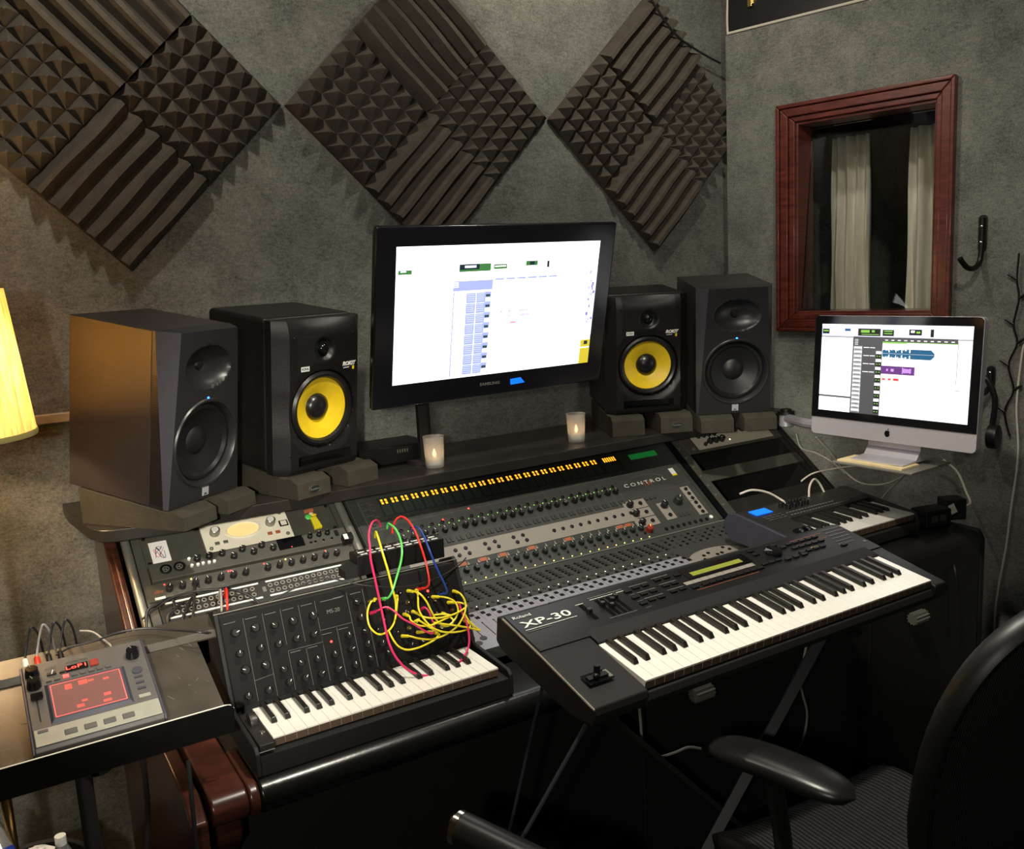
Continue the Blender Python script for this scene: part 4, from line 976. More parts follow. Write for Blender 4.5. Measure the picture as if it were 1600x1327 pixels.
for x, s in ((1.031, .240), (1.072, .249), (1.0865, .236), (1.101, .254), (1.1155, .262)):
    m2 = MB(PF @ T(x-.983, s-.168, 0)); m2.box(-.005, .005, -.006, .006, .001, .009, 'knob', taper=.001); m2.box(-.005, .005, -.001, .001, .009, .0095, 'line'); m2.build('slider', t)
btn = MB(PF).box(-.009, .009, -.0045, .0045, 0, .0035, 'black').build('button', t, bevel=.0008)
pos = [(1.156, s) for s in (.270, .243, .216)]+[(1.182+.026*k, s) for k in range(2) for s in (.275, .247, .220)]+[(1.248+.026*k, s) for k in range(2) for s in (.281, .253, .226)]+[(1.304, .278), (1.304, .219)]
pos += [(1.335+.0212*k, .219) for k in range(9)]+[(1.545, s) for s in (.290, .272)]+[(1.53+.022*k, .228) for k in range(3)]+[(1.60+.028*k, .222) for k in range(3)]+[(1.66+.0235*k, s) for k in range(5) for s in (.276, .255)]+[(1.66+.024*k, .232) for k in range(4)]+[(1.79, .214), (1.62, .287), (1.635, .27)]
drow(btn, PF, [(x-.983, s-.168, 0) for x, s in pos]); bpy.data.objects.remove(btn)
mb = MB(PF); B(1.318, .252, 1.515, .292, 'gloss', .0012); mb.build('display_window', t, bevel=.001)
mb = MB(PF); B(1.335, .259, 1.490, .274, 'lcdy', .0016); mb.build('display', t, label='olive lit text display')
MB(PF @ T(1.592-.983, .262-.168, 0)).lathe([(.023, 0), (.022, .006), (.019, .009), (.006, .007), (.0005, .0065)], 'gloss', 36, None, False).build('jog_wheel', t)
mb = MB(F); mb.box(-.098, -.042, .036, .068, .0005, .0012, 'gloss'); mb.build('lever_recess', t)
mb = MB(F @ T(-.072, .050, -.004)); mb.tube([(0, 0, 0), (0, .003, .030)], .0065, 'black', 12); mb.box(-.022, .022, -.006, .006, .004, .010, 'black'); mb.ball((-.006, -.004, .012), .006, 'gloss', 10); mb.build('pitch_lever', t)
MB(F).box(-.052, -.044, .038, .062, .001, .004, 'alu2').build('lever_stop', t)
mb = MB(F); mb.tube([(xl+.001, -.014, -.013), (xl+.001, .170, .003), (xl+.001, .300, .011)], .0022, 'alu2', 6); mb.build('edge_trim', t)
# stand
def bar(mb, p, q, w_, m): 
    p, q = Vector(p), Vector(q); mb.tube([p, q], w_, m, 4)
t = thing('keyboard_stand', 'black folding keyboard stand with slanted legs under the long synthesizer', 'stand', T(1.35, 1.3, -1.65))
zt = -.822
mb = MB(); bar(mb, (1.668, 1.34, -.806), (.895, 1.34, -1.635), .016, 'standm'); mb.build('leg', t)
mb = MB(); bar(mb, (.93, 1.47, zt+.03), (1.72, 1.47, -1.635), .013, 'blackm'); mb.build('leg', t)
mb = MB(); mb.tube([(.875, 1.25, -.812), (.15, 1.25, -1.640)], .0042, 'standm', 8); mb.build('brace_rod', t)
q0, q1 = onY(846, 1080, 1.42), onY(790, 1325, 1.42); mb = MB(); mb.tube([q0+(q0-q1)*.05, q1+(q1-q0)*1.0], .0035, 'standm', 8); mb.build('brace_rod', t)
for x in (.93, 1.60):
    mb = MB(); bar(mb, (x, 1.23, zt+.0), (x, 1.50, zt+.042), .012, 'blackv'); mb.build('support_bar', t)
for x in (.80, 1.70):
    mb = MB(); bar(mb, (x+.06, 1.28, -1.638), (x+.06, 1.58, -1.638), .011, 'blackv'); mb.build('foot', t)
# ---- semi-modular synthesizer
KX = .416; KF = T(KX, 1.650, -.862)
MSF = T(KX, 1.650, -.925)
t = thing('modular_synthesizer', 'black upright synthesizer with patch panel full of coloured cords and 37 keys', 'keyboard', MSF); F = Matrix()
x0, x1 = .374, .948
cheek = [(1.628, -.9235), (1.628, -.876), (1.640, -.866), (1.795, -.858), (1.866, -.672), (1.878, -.664), (1.950, -.690), (1.955, -.9235)]
MB().prism(cheek, x0, x0+.010, 'blackm').build('side_cheek', t, bevel=.003); MB().prism(cheek, x1-.010, x1, 'blackm').build('side_cheek', t, bevel=.003)
MB().prism([(1.630, -.923), (1.630, -.884), (1.800, -.884), (1.803, -.858), (1.868, -.676), (1.948, -.695), (1.952, -.923)], x0+.0105, x1-.0105, 'blackm').build('body', t)
P70 = T(0, 1.7955, -.856) @ RX(69.3)
MB(P70).box(x0+.011, x1-.011, .004, .192, -.004, .0, 'panelblk').build('control_panel', t, bevel=.001)
MB(T(0, 1.64, -.868)).box(x0+.011, KX-.002, -.008, .145, -.006, .006, 'rackblk').build('wheel_panel', t, bevel=.001, label='dark metal plate beside the lowest key')
MB(T(.400, 1.735, -.862) @ RY(90)).lathe([(.020, -.007), (.021, 0), (.020, .007)], 'rackblk', 24).build('pitch_wheel', t)
MB().lathe([(.006, 0), (.0055, .003), (.0025, .003), (.0025, .001)], 'chrome', 14, T(.404, 1.683, -.862), False).build('thumb_button', t)
MB().tube([(x0+.005, 1.632, -.8755), (KX-.003, 1.632, -.8755)], .001, 'alu2', 6).build('edge_trim', t); mb = MB(); mb.tube([(x0, 1.868, -.670), (x1, 1.868, -.670)], .0012, 'alu2', 6); mb.build('edge_trim', t)
keys(t, KF, 22, .02305, .145, .090)
mb = MB(P70); ln = lambda xa, sa, xb, sb, w_=.0005: mb.tube([(xa, sa, .0004), (xb, sb, .0004)], w_, 'line', 4)
for x in (.431, .472): ln(x, .180, x, .006)
ln(.511, .180, .511, .104); ln(.551, .180, .551, .100); ln(.588, .180, .588, .082); ln(.511, .090, .588, .090); ln(.511, .090, .511, .008); ln(.550, .086, .550, .006); ln(.588, .115, .662, .115); ln(.662, .182, .662, .006); ln(.588, .115, .588, .006); ln(.625, .113, .625, .006); ln(.700, .182, .700, .006); ln(.431, .048, .472, .052)
for x in (.39, .435, .476, .515, .556, .63, .67): ln(x, .176, x+.025, .1765, .0008)
for x, s in ((.515, .085), (.553, .085), (.59, .105), (.628, .107)): ln(x, s, x+.022, s, .0008)
ln(.60, .175, .65, .175, .0008); mb.build('printed_lines', t, kind='stuff')
text('lettering', 'MS-20', .012, 'line', t, P70 @ T(.625, .150, .0004))
for i, (x, s) in enumerate([(.409, .154), (.41, .110), (.416, .075), (.411, .022), (.451, .154), (.454, .111), (.458, .074), (.454, .023), (.491, .150), (.492, .109), (.493, .056), (.499, .027), (.532, .149), (.531, .111), (.531, .059), (.534, .027), (.577, .150), (.570, .111), (.568, .058), (.569, .026), (.607, .058), (.607, .026), (.646, .090), (.645, .060), (.647, .025), (.680, .157), (.681, .121), (.685, .090), (.684, .061), (.685, .031), (.717, .054), (.728, .031), (.783, .032), (.814, .032)]):
    knob(P70, x, s, 0, .0095 if i in (0, 4, 12, 16, 2, 6) else .0080, .015, 'knob', t, (i*67) % 140-70)
led(P70, .607, .086, 0, .0028, 'rled', t); led(P70, .856, .142, 0, .0032, 'rled', t)
JK = [(.711, .151), (.744, .148), (.785, .153), (.834, .153), (.851, .128), (.866, .116), (.886, .128), (.752, .126), (.734, .104), (.715, .087), (.794, .107), (.863, .089), (.905, .150), (.905, .085), (.76, .07), (.79, .07), (.83, .07), (.87, .055), (.80, .128), (.73, .07)]
js = None
for x, s in JK:
    if js is None: js = MB(P70).lathe([(.006, 0), (.0055, .003), (.003, .003), (.0028, .0008)], 'chrome', 12, T(x, s, 0), False).build('socket', t, origin=P70 @ Vector((x, s, 0))); b0 = (x, s)
    else: drow(js, P70, [(x-b0[0], s-b0[1], 0)])
# ---- sequencer box on top
p0 = onY(559, 908, 1.895); p1 = onY(694, 877, 1.895)
SQ = T(p0.x-.002, 1.884, -.6665); w_ = p1.x-p0.x
t = thing('step_sequencer', 'small black box with two rows of white marks standing on the upright synthesizer', 'electronics', SQ); F = SQ
hz = .050
MB(F).box(0, w_, 0, .050, .001, hz, 'black').build('casing', t, bevel=.003)
mb = MB(F)
for k in range(9):
    for y in (.004, .022): mb.box(.012+k*(w_-.02)/9, .012+k*(w_-.02)/9+.016, y, y+.0042, hz, hz+.0012, 'white')
mb.build('white_marks', t, label='two rows of white marks')
js = MB(F).lathe([(.0045, 0), (.0042, .003), (.0022, .003)], 'chrome', 10, T(.015, .038, hz), False).build('socket', t, origin=F @ Vector((.015, .038, hz)))
drow(js, F, [(.026*k, 0, 0) for k in range(1, 9)])
mb = MB(F); mb.prism([(.0, .001), (.0, .03), (-.03, .02), (-.03, .001)], 0, .045, 'blackm', 'y'); mb.build('side_foot', t)
# power adapter block left of box
t = thing('power_brick', 'small black adapter with white label left of the box on the upright synthesizer', 'adapter', onPl(541, 848, MU, .004)); q = WM[t].translation; F = T(q) @ RX(37)
MB(F).box(-.014, .014, -.012, .012, .004, .030, 'black').build('casing', t, bevel=.002)
MB(F).box(-.013, -.001, -.010, .008, .030, .0304, 'white').build('label_plate', t)

# ---------------------------------------------------------------- patch cords (sampled on the patch panel)
def pc(name, pts, m, label, r=.0022, plugs=(1, 1)):
    P = [onPl(x, y, P70, z) for x, y, z in pts]
    o = cable('patch_cable', P, r, m, label, group='patch cords on the upright synthesizer')
    for k, (a_, b_) in enumerate(((0, 1), (-1, -2))):
        if plugs[k]:
            z0 = Vector(P[a_]); d_ = (Vector(P[b_])-z0); d_ = d_.normalized() if d_.length else Vector((0, -1, 0))
            n_ = P70.to_3x3() @ Vector((0, 0, 1)); q = z0-n_*max(.002, pts[a_][2]-.002)
            mb = MB(); mb.tube([q, (q+z0)/2, z0+d_*.012], lambda u: .0044-.001*u, m, 8); mb.build('plug', o)
Y = 'cy'
z5 = lambda L: [(560+x/8, 860+y/8, z) for x, y, z in L]      # from an 8x look at the panel
pc('a', z5([(225, 610, .012), (150, 660, .03), (112, 800, .035), (145, 960, .035), (250, 1050, .035), (360, 1020, .03), (440, 920, .03), (475, 760, .025), (490, 570, .012)]), Y, 'yellow cord making the leftmost loop on the patch panel')
pc('b', z5([(640, 505, .012), (760, 540, .04), (850, 640, .045), (910, 760, .045), (980, 880, .04), (1080, 950, .04), (1170, 920, .035), (1175, 860, .03), (1070, 785, .012)]), Y, 'yellow cord dropping from upper centre through the middle of the tangle')
pc('c', z5([(740, 500, .012), (745, 600, .035), (755, 740, .04), (820, 860, .045), (930, 970, .05), (1080, 1025, .05), (1250, 1020, .045), (1370, 985, .035), (1400, 930, .03), (1350, 880, .014)]), Y, 'yellow cord curving along the underside of the tangle to the right')
pc('d', z5([(950, 580, .012), (1090, 590, .035), (1200, 640, .04), (1245, 740, .045), (1215, 850, .045), (1120, 940, .045), (1000, 900, .04)]+[]), Y, 'yellow cord arching at the upper right inside the tangle', plugs=(1, 0))
pc('e', z5([(1210, 510, .012), (1280, 550, .035), (1335, 650, .04), (1330, 780, .045), (1260, 920, .045), (1190, 990, .04), (1060, 1070, .03), (900, 1115, .03), (760, 1105, .03), (640, 1075, .025), (570, 1072, .012)]), Y, 'yellow cord from the top right corner sweeping under the tangle')
pc('f', z5([(1145, 650, .012), (1290, 660, .03), (1350, 700, .035), (1240, 780, .05), (1100, 830, .05), (960, 850, .05), (840, 840, .045), (760, 810, .035), (700, 765, .012)]), Y, 'yellow cord crossing the panel from right edge to centre')
pc('g', z5([(1320, 780, .03), (1380, 880, .035), (1450, 950, .035), (1520, 1005, .03), (1400, 975, .04), (1230, 945, .05), (1080, 925, .05), (940, 905, .045)]), Y, 'yellow cord poking furthest right over the fader section', plugs=(0, 0))
pc('h', z5([(590, 800, .012), (640, 830, .03), (660, 880, .035), (760, 940, .045), (900, 940, .05), (1040, 880, .05), (1150, 820, .045), (1050, 800, .04), (930, 815, .03)]), Y, 'yellow cord looping flat across the middle of the panel', plugs=(1, 0))
pc('i', z5([(380, 1010, .035), (430, 1110, .04), (500, 1200, .04), (610, 1245, .04), (760, 1215, .04), (900, 1150, .035), (975, 1100, .03), (1000, 1050, .02), (985, 1035, .012)]), Y, 'yellow cord hanging lowest over the front of the panel', plugs=(0, 1))
pc('j', z5([(760, 1025, .012), (880, 1015, .035), (960, 1005, .045), (880, 960, .05), (760, 880, .05), (700, 890, .04), (760, 860, .03), (730, 900, .02)]), Y, 'short yellow cord curled at the centre of the panel', plugs=(1, 0))
pc('k', z5([(170, 785, .012), (250, 750, .03), (340, 712, .035), (430, 750, .04), (560, 860, .05), (700, 930, .055), (830, 1010, .05), (930, 1040, .045), (950, 970, .04), (915, 850, .035), (870, 750, .03), (820, 715, .025), (785, 745, .012)]), 'cp', 'pink cord running diagonally through the yellow tangle')
pc('l', z5([(1255, 655, .012), (1290, 760, .035), (1345, 890, .04), (1375, 1010, .045), (1385, 1130, .05), (1365, 1240, .055), (1290, 1370, .060), (1160, 1470, .065), (960, 1560, .075), (770, 1560, .075), (600, 1480, .070), (470, 1340, .065), (390, 1180, .06), (345, 1010, .055), (300, 800, .05), (250, 560, .05), (200, 330, .05), (155, 120, .05), (145, -20, .045)]+[(130, -200, .03), (160, -320, .01), (205, -370, -.02), (250, -360, -.045), (275, -300, -.06)]), 'cp', 'long pink cord hanging in a big loop in front of the piano keys', r=.0026, plugs=(1, 0))
pc('m', z5([(300, 610, .012), (370, 595, .03), (425, 510, .04), (480, 330, .045), (530, 150, .045), (545, 0, .04), (520, -150, .02), (460, -270, -.01), (400, -320, -.035), (370, -330, -.05), (358, -270, -.06)]), 'cg', 'green cord arching up to the box on the synthesizer', r=.0026, plugs=(1, 0))
pc('n', z5([(470, 760, .03), (465, 640, .03), (425, 480, .04), (370, 260, .045), (310, 60, .045), (270, -80, .03), (235, -190, .0), (215, -230, -.03), (208, -160, -.055)]), Y, 'tall yellow cord rising up to the left end of the box', r=.0026, plugs=(0, 0))
pc('o', z5([(760, 490, .012), (850, 465, .03), (885, 400, .04), (865, 250, .045), (825, 90, .045), (770, -80, .03), (700, -250, .0), (620, -370, -.03), (540, -420, -.05), (470, -380, -.06), (430, -280, -.07), (425, -210, -.075)]), 'cr', 'red cord arching high from the box down to the red light', r=.0026, plugs=(1, 0))
pc('p', z5([(1030, 555, .012), (1105, 530, .03), (1080, 430, .035), (1010, 290, .04), (940, 130, .04), (880, -20, .035), (820, -170, .01), (760, -270, -.02), (700, -290, -.045), (665, -230, -.06)]), 'cb', 'dark blue cord arching from the right end of the box', r=.0026, plugs=(1, 0))
cable('black_jack_cable', [onPl(x, y, P70, z) for x, y, z in [(420, 940, -.03), (500, 905, .0), (570, 915, .035), (630, 917, .035), (680, 905, .02), (715, 885, .0), (728, 872, -.02)]], .0018, 'cabk', 'thin shiny black cable across the top of the patch panel', n=6)

# ---- small 25-key controller at the right
GF = T(2.082, 1.690, -.800) @ RX(3) @ Matrix.Scale(1.06, 4)
t = thing('keyboard_controller', 'small dark keyboard with blue screen and cream keys at the right end of the desk', 'keyboard', GF); F = GF
pr = [(-.014, -.030), (-.012, -.056), (.02, -.062), (.26, -.062), (.285, -.030), (.285, .006), (.262, .020), (.15, .010), (.145, -.004), (-.012, -.012)]
prc = [(-.014, -.030), (-.012, -.056), (.02, -.062), (.26, -.062), (.29, -.040), (.294, -.010), (.275, .018), (.245, .024), (-.002, .002)]
MB(F).prism([(-.012, -.024), (-.012, -.056), (.02, -.062), (.26, -.062), (.285, -.030), (.285, .006), (.262, .020), (.155, .012), (.150, -.02)], .002, .3525, 'rackblk').build('body', t, bevel=.002)
MB(F).prism([(-.014, -.030), (-.012, -.056), (.02, -.062), (.26, -.062), (.285, -.030), (.285, .006), (.262, .020), (-.002, .000)], -.112, -.002, 'rackblk').build('left_block', t, bevel=.002)
MB(F).prism(prc, -.124, -.1125, 'kaossb').build('side_cheek', t, bevel=.004, label='blue-grey side cheek'); MB(F).prism(prc, .354, .366, 'rackblk').build('side_cheek', t, bevel=.004)
keys(t, F, 15, .0235, .145, .092, -.020)
GP = F @ T(0, .155, .0125) @ RX(4.2)
MB(GP @ T(-.075, .055, .001)).box(0, .066, 0, .034, 0, .0015, 'lcdb').build('display', t, label='bright blue screen')
for k in range(8): knob(GP, .045+.026*(k//2)+.010*(k % 2), .075-.020*(k % 2), .0, .0078, .014, 'black', t, 30, tick='black', cap='alu2' if 0 else None)
mb = MB(GP); [mb.box(.02+.013*k, .027+.013*k, .028, .032, 0, .002, 'line') for k in range(16)]; [mb.box(.02+.013*k, .027+.013*k, .010, .014, 0, .002, 'alu2') for k in range(20)]; [mb.box(-.07+.02*k, -.055+.02*k, .035-.012*j, .037-.012*j, .001, .0016, 'line') for k in range(4) for j in range(3)]; mb.build('small_buttons', t, kind='stuff')
for x in (-.066, -.036): MB(F @ T(x, .062, .0) @ RY(90)).lathe([(.019, -.008), (.0205, 0), (.019, .008)], 'gloss', 28).build('wheel', t)
text('logo', 'M-AUDIO', .010, 'white', t, F @ T(-.035, .020, .0045) @ RX(4), width=.05, bold=.0003)

# ---- tray with effects pad
TF_ = T(0, 1.636, -.783) @ RX(17)
t = thing('equipment_tray', 'worn dark metal tray on a thin stand holding the red-screened effects pad', 'tray', T(.1, 1.75, -1.65)); F = TF_
MB(F).box(-.22, .335, .0, .235, -.004, 0, 'traym').build('tray_plate', t, bevel=.001)
MB(F).prism([(.236, -.004), (.236, .0), (.245, .012), (.300, .014), (.300, .010), (.248, .008)], -.22, .395, 'traym').build('rear_lip', t, bevel=.001)
MB(F @ T(0, -.001, 0)).prism(rrect(-.22, -.042, .345, .026, .015, corners=(0, 1, 0, 0)), -.003, 0, 'black', 'y').build('front_lip', t)
mb = MB(F); mb.tube([(-.22, -.0025, .0262), (.328, -.0025, .0262), (.338, -.0025, .0235), (.3445, -.0025, .014)], .0012, 'cream', 6); mb.build('lip_edge', t, label='top edge with its highlight painted pale')  # pale colour stands in for the highlight along the lip
mb = MB(); mb.tube([(.085, 1.66, -.82), (.085, 1.66, -1.60)], .014, 'blackm', 12); mb.tube([(.115, 1.72, -.80), (.115, 1.72, -.86)], .02, 'blackm', 12); mb.build('pole', t)
for a_ in (20, 140, 260):
    mb = MB(); mb.tube([(.085, 1.66, -1.45), (.085+.25*math.cos(rad(a_)), 1.66+.25*math.sin(rad(a_)), -1.638)], .009, 'blackm', 8); mb.build('leg', t)
mb = MB(F)
r = random.Random(11)
for _ in range(38):
    x = r.choice([r.uniform(-.05, .02), r.uniform(.24, .33), r.uniform(-.05, .33)]); y = r.uniform(.01, .23)
    if .01 < x < .25 and y < .235: continue
    a_ = r.uniform(0, 180); L_ = r.uniform(.001, .009); mb.box(-L_, L_, -.0005, .0006, .0001, .0003, 'line', X=T(x, y, 0) @ RZ(a_))
mb.build('chipped_paint', t, kind='stuff')
EF = TF_ @ T(.014, .010, .0008); F = EF
t = thing('effects_pad', 'grey touch effects pad with glowing red screen lying on the tray', 'electronics', EF)
Wk, Dk = .216, .226
MB(F).prism([(0, 0), (0, .024), (.006, .030), (Dk-.07, .038), (Dk-.004, .040), (Dk, .034), (Dk, 0)], .004, Wk-.004, 'kaoss').build('casing', t, bevel=.002)
for x in (0, Wk-.004): MB(F).prism([(0, 0), (0, .022), (.006, .028), (Dk-.07, .036), (Dk-.004, .038), (Dk, .030), (Dk, 0)], x, x+.0039, 'kaossb').build('side_rail', t, bevel=.001)
KP = F @ T(0, .006, .0302) @ RX(3.2)
MB(KP).box(.006, Wk-.006, .0, .040, 0, .0025, 'kaossl').build('front_strip', t, bevel=.001, label='pale silver front strip')
MB(KP).box(.034, Wk-.045, .046, .150, -.001, .0045, 'kaossb', taper=.006).build('screen_bezel', t)
mrs = glow('pad_red', (.55, .08, .06), .45); mrb = glow('pad_red_bright', (1, .10, .09), 1.1)
mb = MB(KP); mb.rect(.043, .056, Wk-.055, .140, mrb, .0047); mb.rect(.0445, .0575, Wk-.0565, .1385, glow('pad_smoke', (.13, .05, .045), .6), .0049)
for x0, y0, a_, b_ in ((.066, .118, .012, .014), (.089, .122, .015, .012), (.125, .078, .012, .008), (.122, .062, .014, .007), (.079, .065, .012, .008), (.088, .077, .010, .006), (.130, .120, .010, .006), (.105, .125, .01, .005)): mb.rect(x0, y0, x0+a_, y0+b_, mrs, .0051)
mb.build('touch_screen', t, label='glowing red touch screen')
for k in range(4): MB(KP).box(.052+.031*k, .052+.031*k+.020, .010, .022, .0025, .0045, 'kaoss').build('button', t, bevel=.001)
mb = MB(KP)
for k in range(8): MB(KP).box(.038+.0145*k, .048+.0145*k, .155, .163, .0, .0025, 'kaoss' if k != 2 else mrb).build('button', t)
for s in (.076, .092, .108): MB(KP).box(Wk-.034, Wk-.020, s, s+.005, 0, .002, 'kaossb').build('button', t)
MB(KP).box(Wk-.036, Wk-.016, .052, .060, 0, .0025, 'kaossl').build('button', t); MB(KP).cyl((Wk-.026, .128, 0), .009, .002, 'kaossb', 20).build('button', t)
MB(KP).box(.012, .028, .030, .036, .0025, .004, 'kaoss').build('button', t)
for x, y in ((.019, .184), (.019, .153), (Wk-.026, .172)): knob(KP, x, y, 0, .0125, .017, 'gloss', t, 25, tick='line')
mb = MB(KP); mb.box(.0185, .0205, .060, .125, .0, .0015, 'black'); mb.build('fader_slot', t); MB(KP).box(.010, .030, .114, .126, .001, .010, 'gloss').build('fader', t, bevel=.002)
dsp = MB(KP).box(.074, .112, .170, .185, 0, .0022, 'gloss').build('display', t); text('display_digits', 'LoP1', .013, 'rled', dsp, KP @ T(.093, .1775, .0024), width=.034, ext=.0001)
MB(KP).box(.116, .130, .170, .187, 0, .0022, 'redk').build('indicator_panel', t)
mb = MB(KP); mb.box(.042, .058, .172, .178, 0, .002, 'black'); mb.box(.063, .073, .171, .174, 0, .002, 'black'); mb.tube([(.05, .172, .003), (.053, .179, .006)], .001, 'white', 5); mb.build('switches', t)
text('logo', 'KAOSS PAD', .0095, 'line', t, KP @ T(.096, .198, .001), width=.036); text('logo', 'KORG', .008, 'line', t, KP @ T(.050, .193, .001), width=.019)
MB(KP).box(.008, .019, .196, .202, .001, .004, 'white').build('sticker', t) if 0 else None
# plugs and leads behind the pad
for k, (px, py, m) in enumerate(((45, 1040, 'white'), (59, 1036, 'cr'), (73, 1033, 'black'), (86, 1030, 'black'))):
    a_ = F @ Vector((.012+.020*k, Dk+.001, .024)); b_ = a_+F.to_3x3() @ Vector((0, .030, .004))
    c1 = b_+Vector((.02, .03, .035)); c2 = b_+Vector((.015, .01, .05))
    mb = MB(); mb.tube(smooth([b_, b_+Vector((.004, .015, .012)), b_+Vector((.012, .02, .040)), b_+Vector((.02, .02, .055)), b_+Vector((.03, .03, .03)), b_+Vector((.035, .055, -.03)), b_+Vector((.04, .08, -.12))]), .0022, 'cabk' if k != 1 else 'cabg', 6)
    o = mb.build('audio_lead'); tag(o, ['lead with white plug at the back left of the effects pad', 'lead with red plug at the back of the effects pad', 'black lead third from the left behind the effects pad', 'black lead rightmost of the four behind the effects pad'][k], 'cable', 'leads behind the effects pad')
    mb = MB(); mb.tube([a_, a_+(b_-a_)*.9, b_], lambda u: .0062-.0015*u, m, 10); mb.build('plug', o)
cable('power_lead', [onPl(x, y, TF_, z) for x, y, z in [(88, 1024, .03), (110, 1012, .03), (150, 1001, .03), (187, 988, .03), (230, 982, .03), (270, 985, .03), (310, 988, .04), (326, 990, .03)]], .0022, 'cabk', 'thin black lead running from the effects pad across the tray to the right')
cable('grey_lead', [onPl(x, y, TF_, z) for x, y, z in [(125, 986, .014), (145, 988, .02), (162, 1000, .02), (172, 1008, .025), (174, 1014, .025)]], .002, 'cabg', 'short grey lead curling behind the effects pad')
cable('hanging_lead', [(.19, 1.72, -.84), (.185, 1.70, -.95), (.165, 1.68, -1.1), (.19, 1.68, -1.3), (.22, 1.70, -1.64)], .005, 'cabk', 'black cable hanging down beneath the tray beside its pole')
cable('second_hanging_lead', [(.250, 1.60, -.83), (.243, 1.575, -.95), (.235, 1.57, -1.2), (.22, 1.57, -1.64)], .004, 'cabk', 'black cable hanging below the right end of the tray by the mahogany bracket')

# ================================================================ lamp
LX, LY = -.048, 2.30
t = thing('floor_lamp', 'floor lamp with pleated yellow shade glowing at the left edge', 'lamp', T(LX, LY, -1.65))
n = 96; vs = []; fs = []
ztop, zbot, rt, rb = .030, -.293, .142, .170
for k in range(13):
    u = k/12; z = zbot+(ztop-zbot)*u; r0 = rb+(rt-rb)*u
    for j in range(n): a_ = 2*PI*j/n; rr = r0+.0018*math.sin(j*PI*1.0)+(.0016 if j % 2 else -.0016); vs.append((LX+rr*math.cos(a_), LY+rr*math.sin(a_), z))
for k in range(12):
    for j in range(n): q = (j+1) % n; fs.append((k*n+j, k*n+q, (k+1)*n+q, (k+1)*n+j))
shd = MB().add(vs, fs, 'shade').build('lamp_shade', t)
for z, r_ in ((ztop, rt), (zbot, rb)):
    mb = MB(T(LX, LY, z)); mb.lathe([(r_+.003, -.006), (r_+.004, .0), (r_+.003, .006), (r_+.0, .006), (r_+.0, -.006)], M['bandm'] if 'bandm' in M else M.setdefault('bandm', mat('shade_band', (.35, .30, .10), .8)), 64, None, False, False); mb.build('shade_band', shd)
MB().cyl((LX, LY, -1.62), .012, 1.42, 'brass', 16).build('pole', t); MB(T(LX, LY, -1.65)).lathe([(.14, 0), (.14, .012), (.05, .025), (.012, .035)], 'brass', 32).build('base', t)
bulb = MB(); bulb.ball((LX, LY, -.135), .026, glow('bulb_glow', (1, .75, .4), 12), 16, (1, 1, 1.3)); bulb.build('bulb', t)
ld = bpy.data.lights.new('lamp_bulb_light', 'POINT'); ld.energy = 15; ld.color = (1, .72, .42); ld.shadow_soft_size = .03
lo = bpy.data.objects.new('lamp_bulb_light', ld); COL.objects.link(lo); lo.parent = t; lo.location = (0, -.045, 1.65-.135)

# ================================================================ right side of the room
# wall hooks
def hook(u, ztop, zbot, tip, label, sc=1):
    t = thing('wall_hook', label, 'hook', WF @ T(u, 0, zbot), 'black hooks on the booth wall'); F = WF
    MB(F).prism(rrect(u-.013, ztop-.115*sc, u+.013, ztop, .012), -.006, -.0005, 'black', 'y').build('plate', t, bevel=.001)
    mb = MB(F); mb.tube(smooth([(u, -.008, ztop-.01), (u, -.010, ztop-.10*sc), (u-.002, -.018, zbot+.02*sc), (u-.008, -.045, zbot), (u-.018, -.075, zbot+.002), (u-.028, -.098, zbot+.022*sc), (u-.032, -.106, zbot+.034*sc)]), .0085, 'black', 12); mb.build('hook_arm', t)
    for z in (ztop-.035*sc, ztop-.085*sc): MB(F).ball((u, -.0085 if 0 else -.017, z), .0048, 'chrome', 10, (1, .6, 1)).build('screw', t)
hook(.925, .105, -.060, 0, 'black J-shaped wall hook right of the booth window')
hook(.965, -.375, -.46, 0, 'smaller black wall hook behind the right edge of the silver computer', .6)
t = thing('headphones', 'dark headphones hanging on the small hook behind the silver computer', 'headphones', WF @ T(.945, -.05, -.44)); F = WF
mb = MB(F); mb.tube(smooth([(.905, -.04, -.56), (.898, -.045, -.48), (.92, -.05, -.42), (.945, -.05, -.405), (.972, -.05, -.42), (.992, -.045, -.48), (.985, -.04, -.56)]), .009, 'black', 10); mb.build('headband', t)
for x in (.900, .990): MB(F @ T(x, -.04, -.60) @ RY(90)).lathe([(.02, -.02), (.038, -.014), (.040, .0), (.038, .014), (.02, .018)], 'blackv', 24).build('ear_cup', t)
# fairy lights
pts = [WF @ Vector((u, -.012, z)) for u, z in [(1.035, -.02), (1.032, -.10), (1.040, -.16), (1.028, -.24), (1.040, -.30), (1.018, -.37), (1.035, -.45), (1.012, -.52), (1.03, -.60)]]
t = thing('fairy_lights', 'unlit dark green string lights hanging on the booth wall at the right edge', 'string lights', pts[0])
mb = MB(); mb.tube(smooth(pts), .0035, 'black', 6); mb.build('wire', t)
for k in range(1, 8):
    p = pts[k]; mb = MB(); mb.tube([p, p+WD*(-.018 if k % 2 else .016)+Vector((0, 0, .012)), p+WD*(-.026 if k % 2 else .024)+Vector((0, 0, .016))], .0045, 'black', 6); mb.build('bulb', t)
cable('white_wall_cable', [WF @ Vector((u, -.008, z)) for u, z in [(1.062, -.30), (1.054, -.34), (1.045, -.50), (1.055, -.66), (1.040, -.85), (1.030, -.98), (1.012, -1.12), (1.005, -1.25), (1.01, -1.61)]], .0035, 'cabw', 'white cable hanging down the booth wall at the right edge of the room')
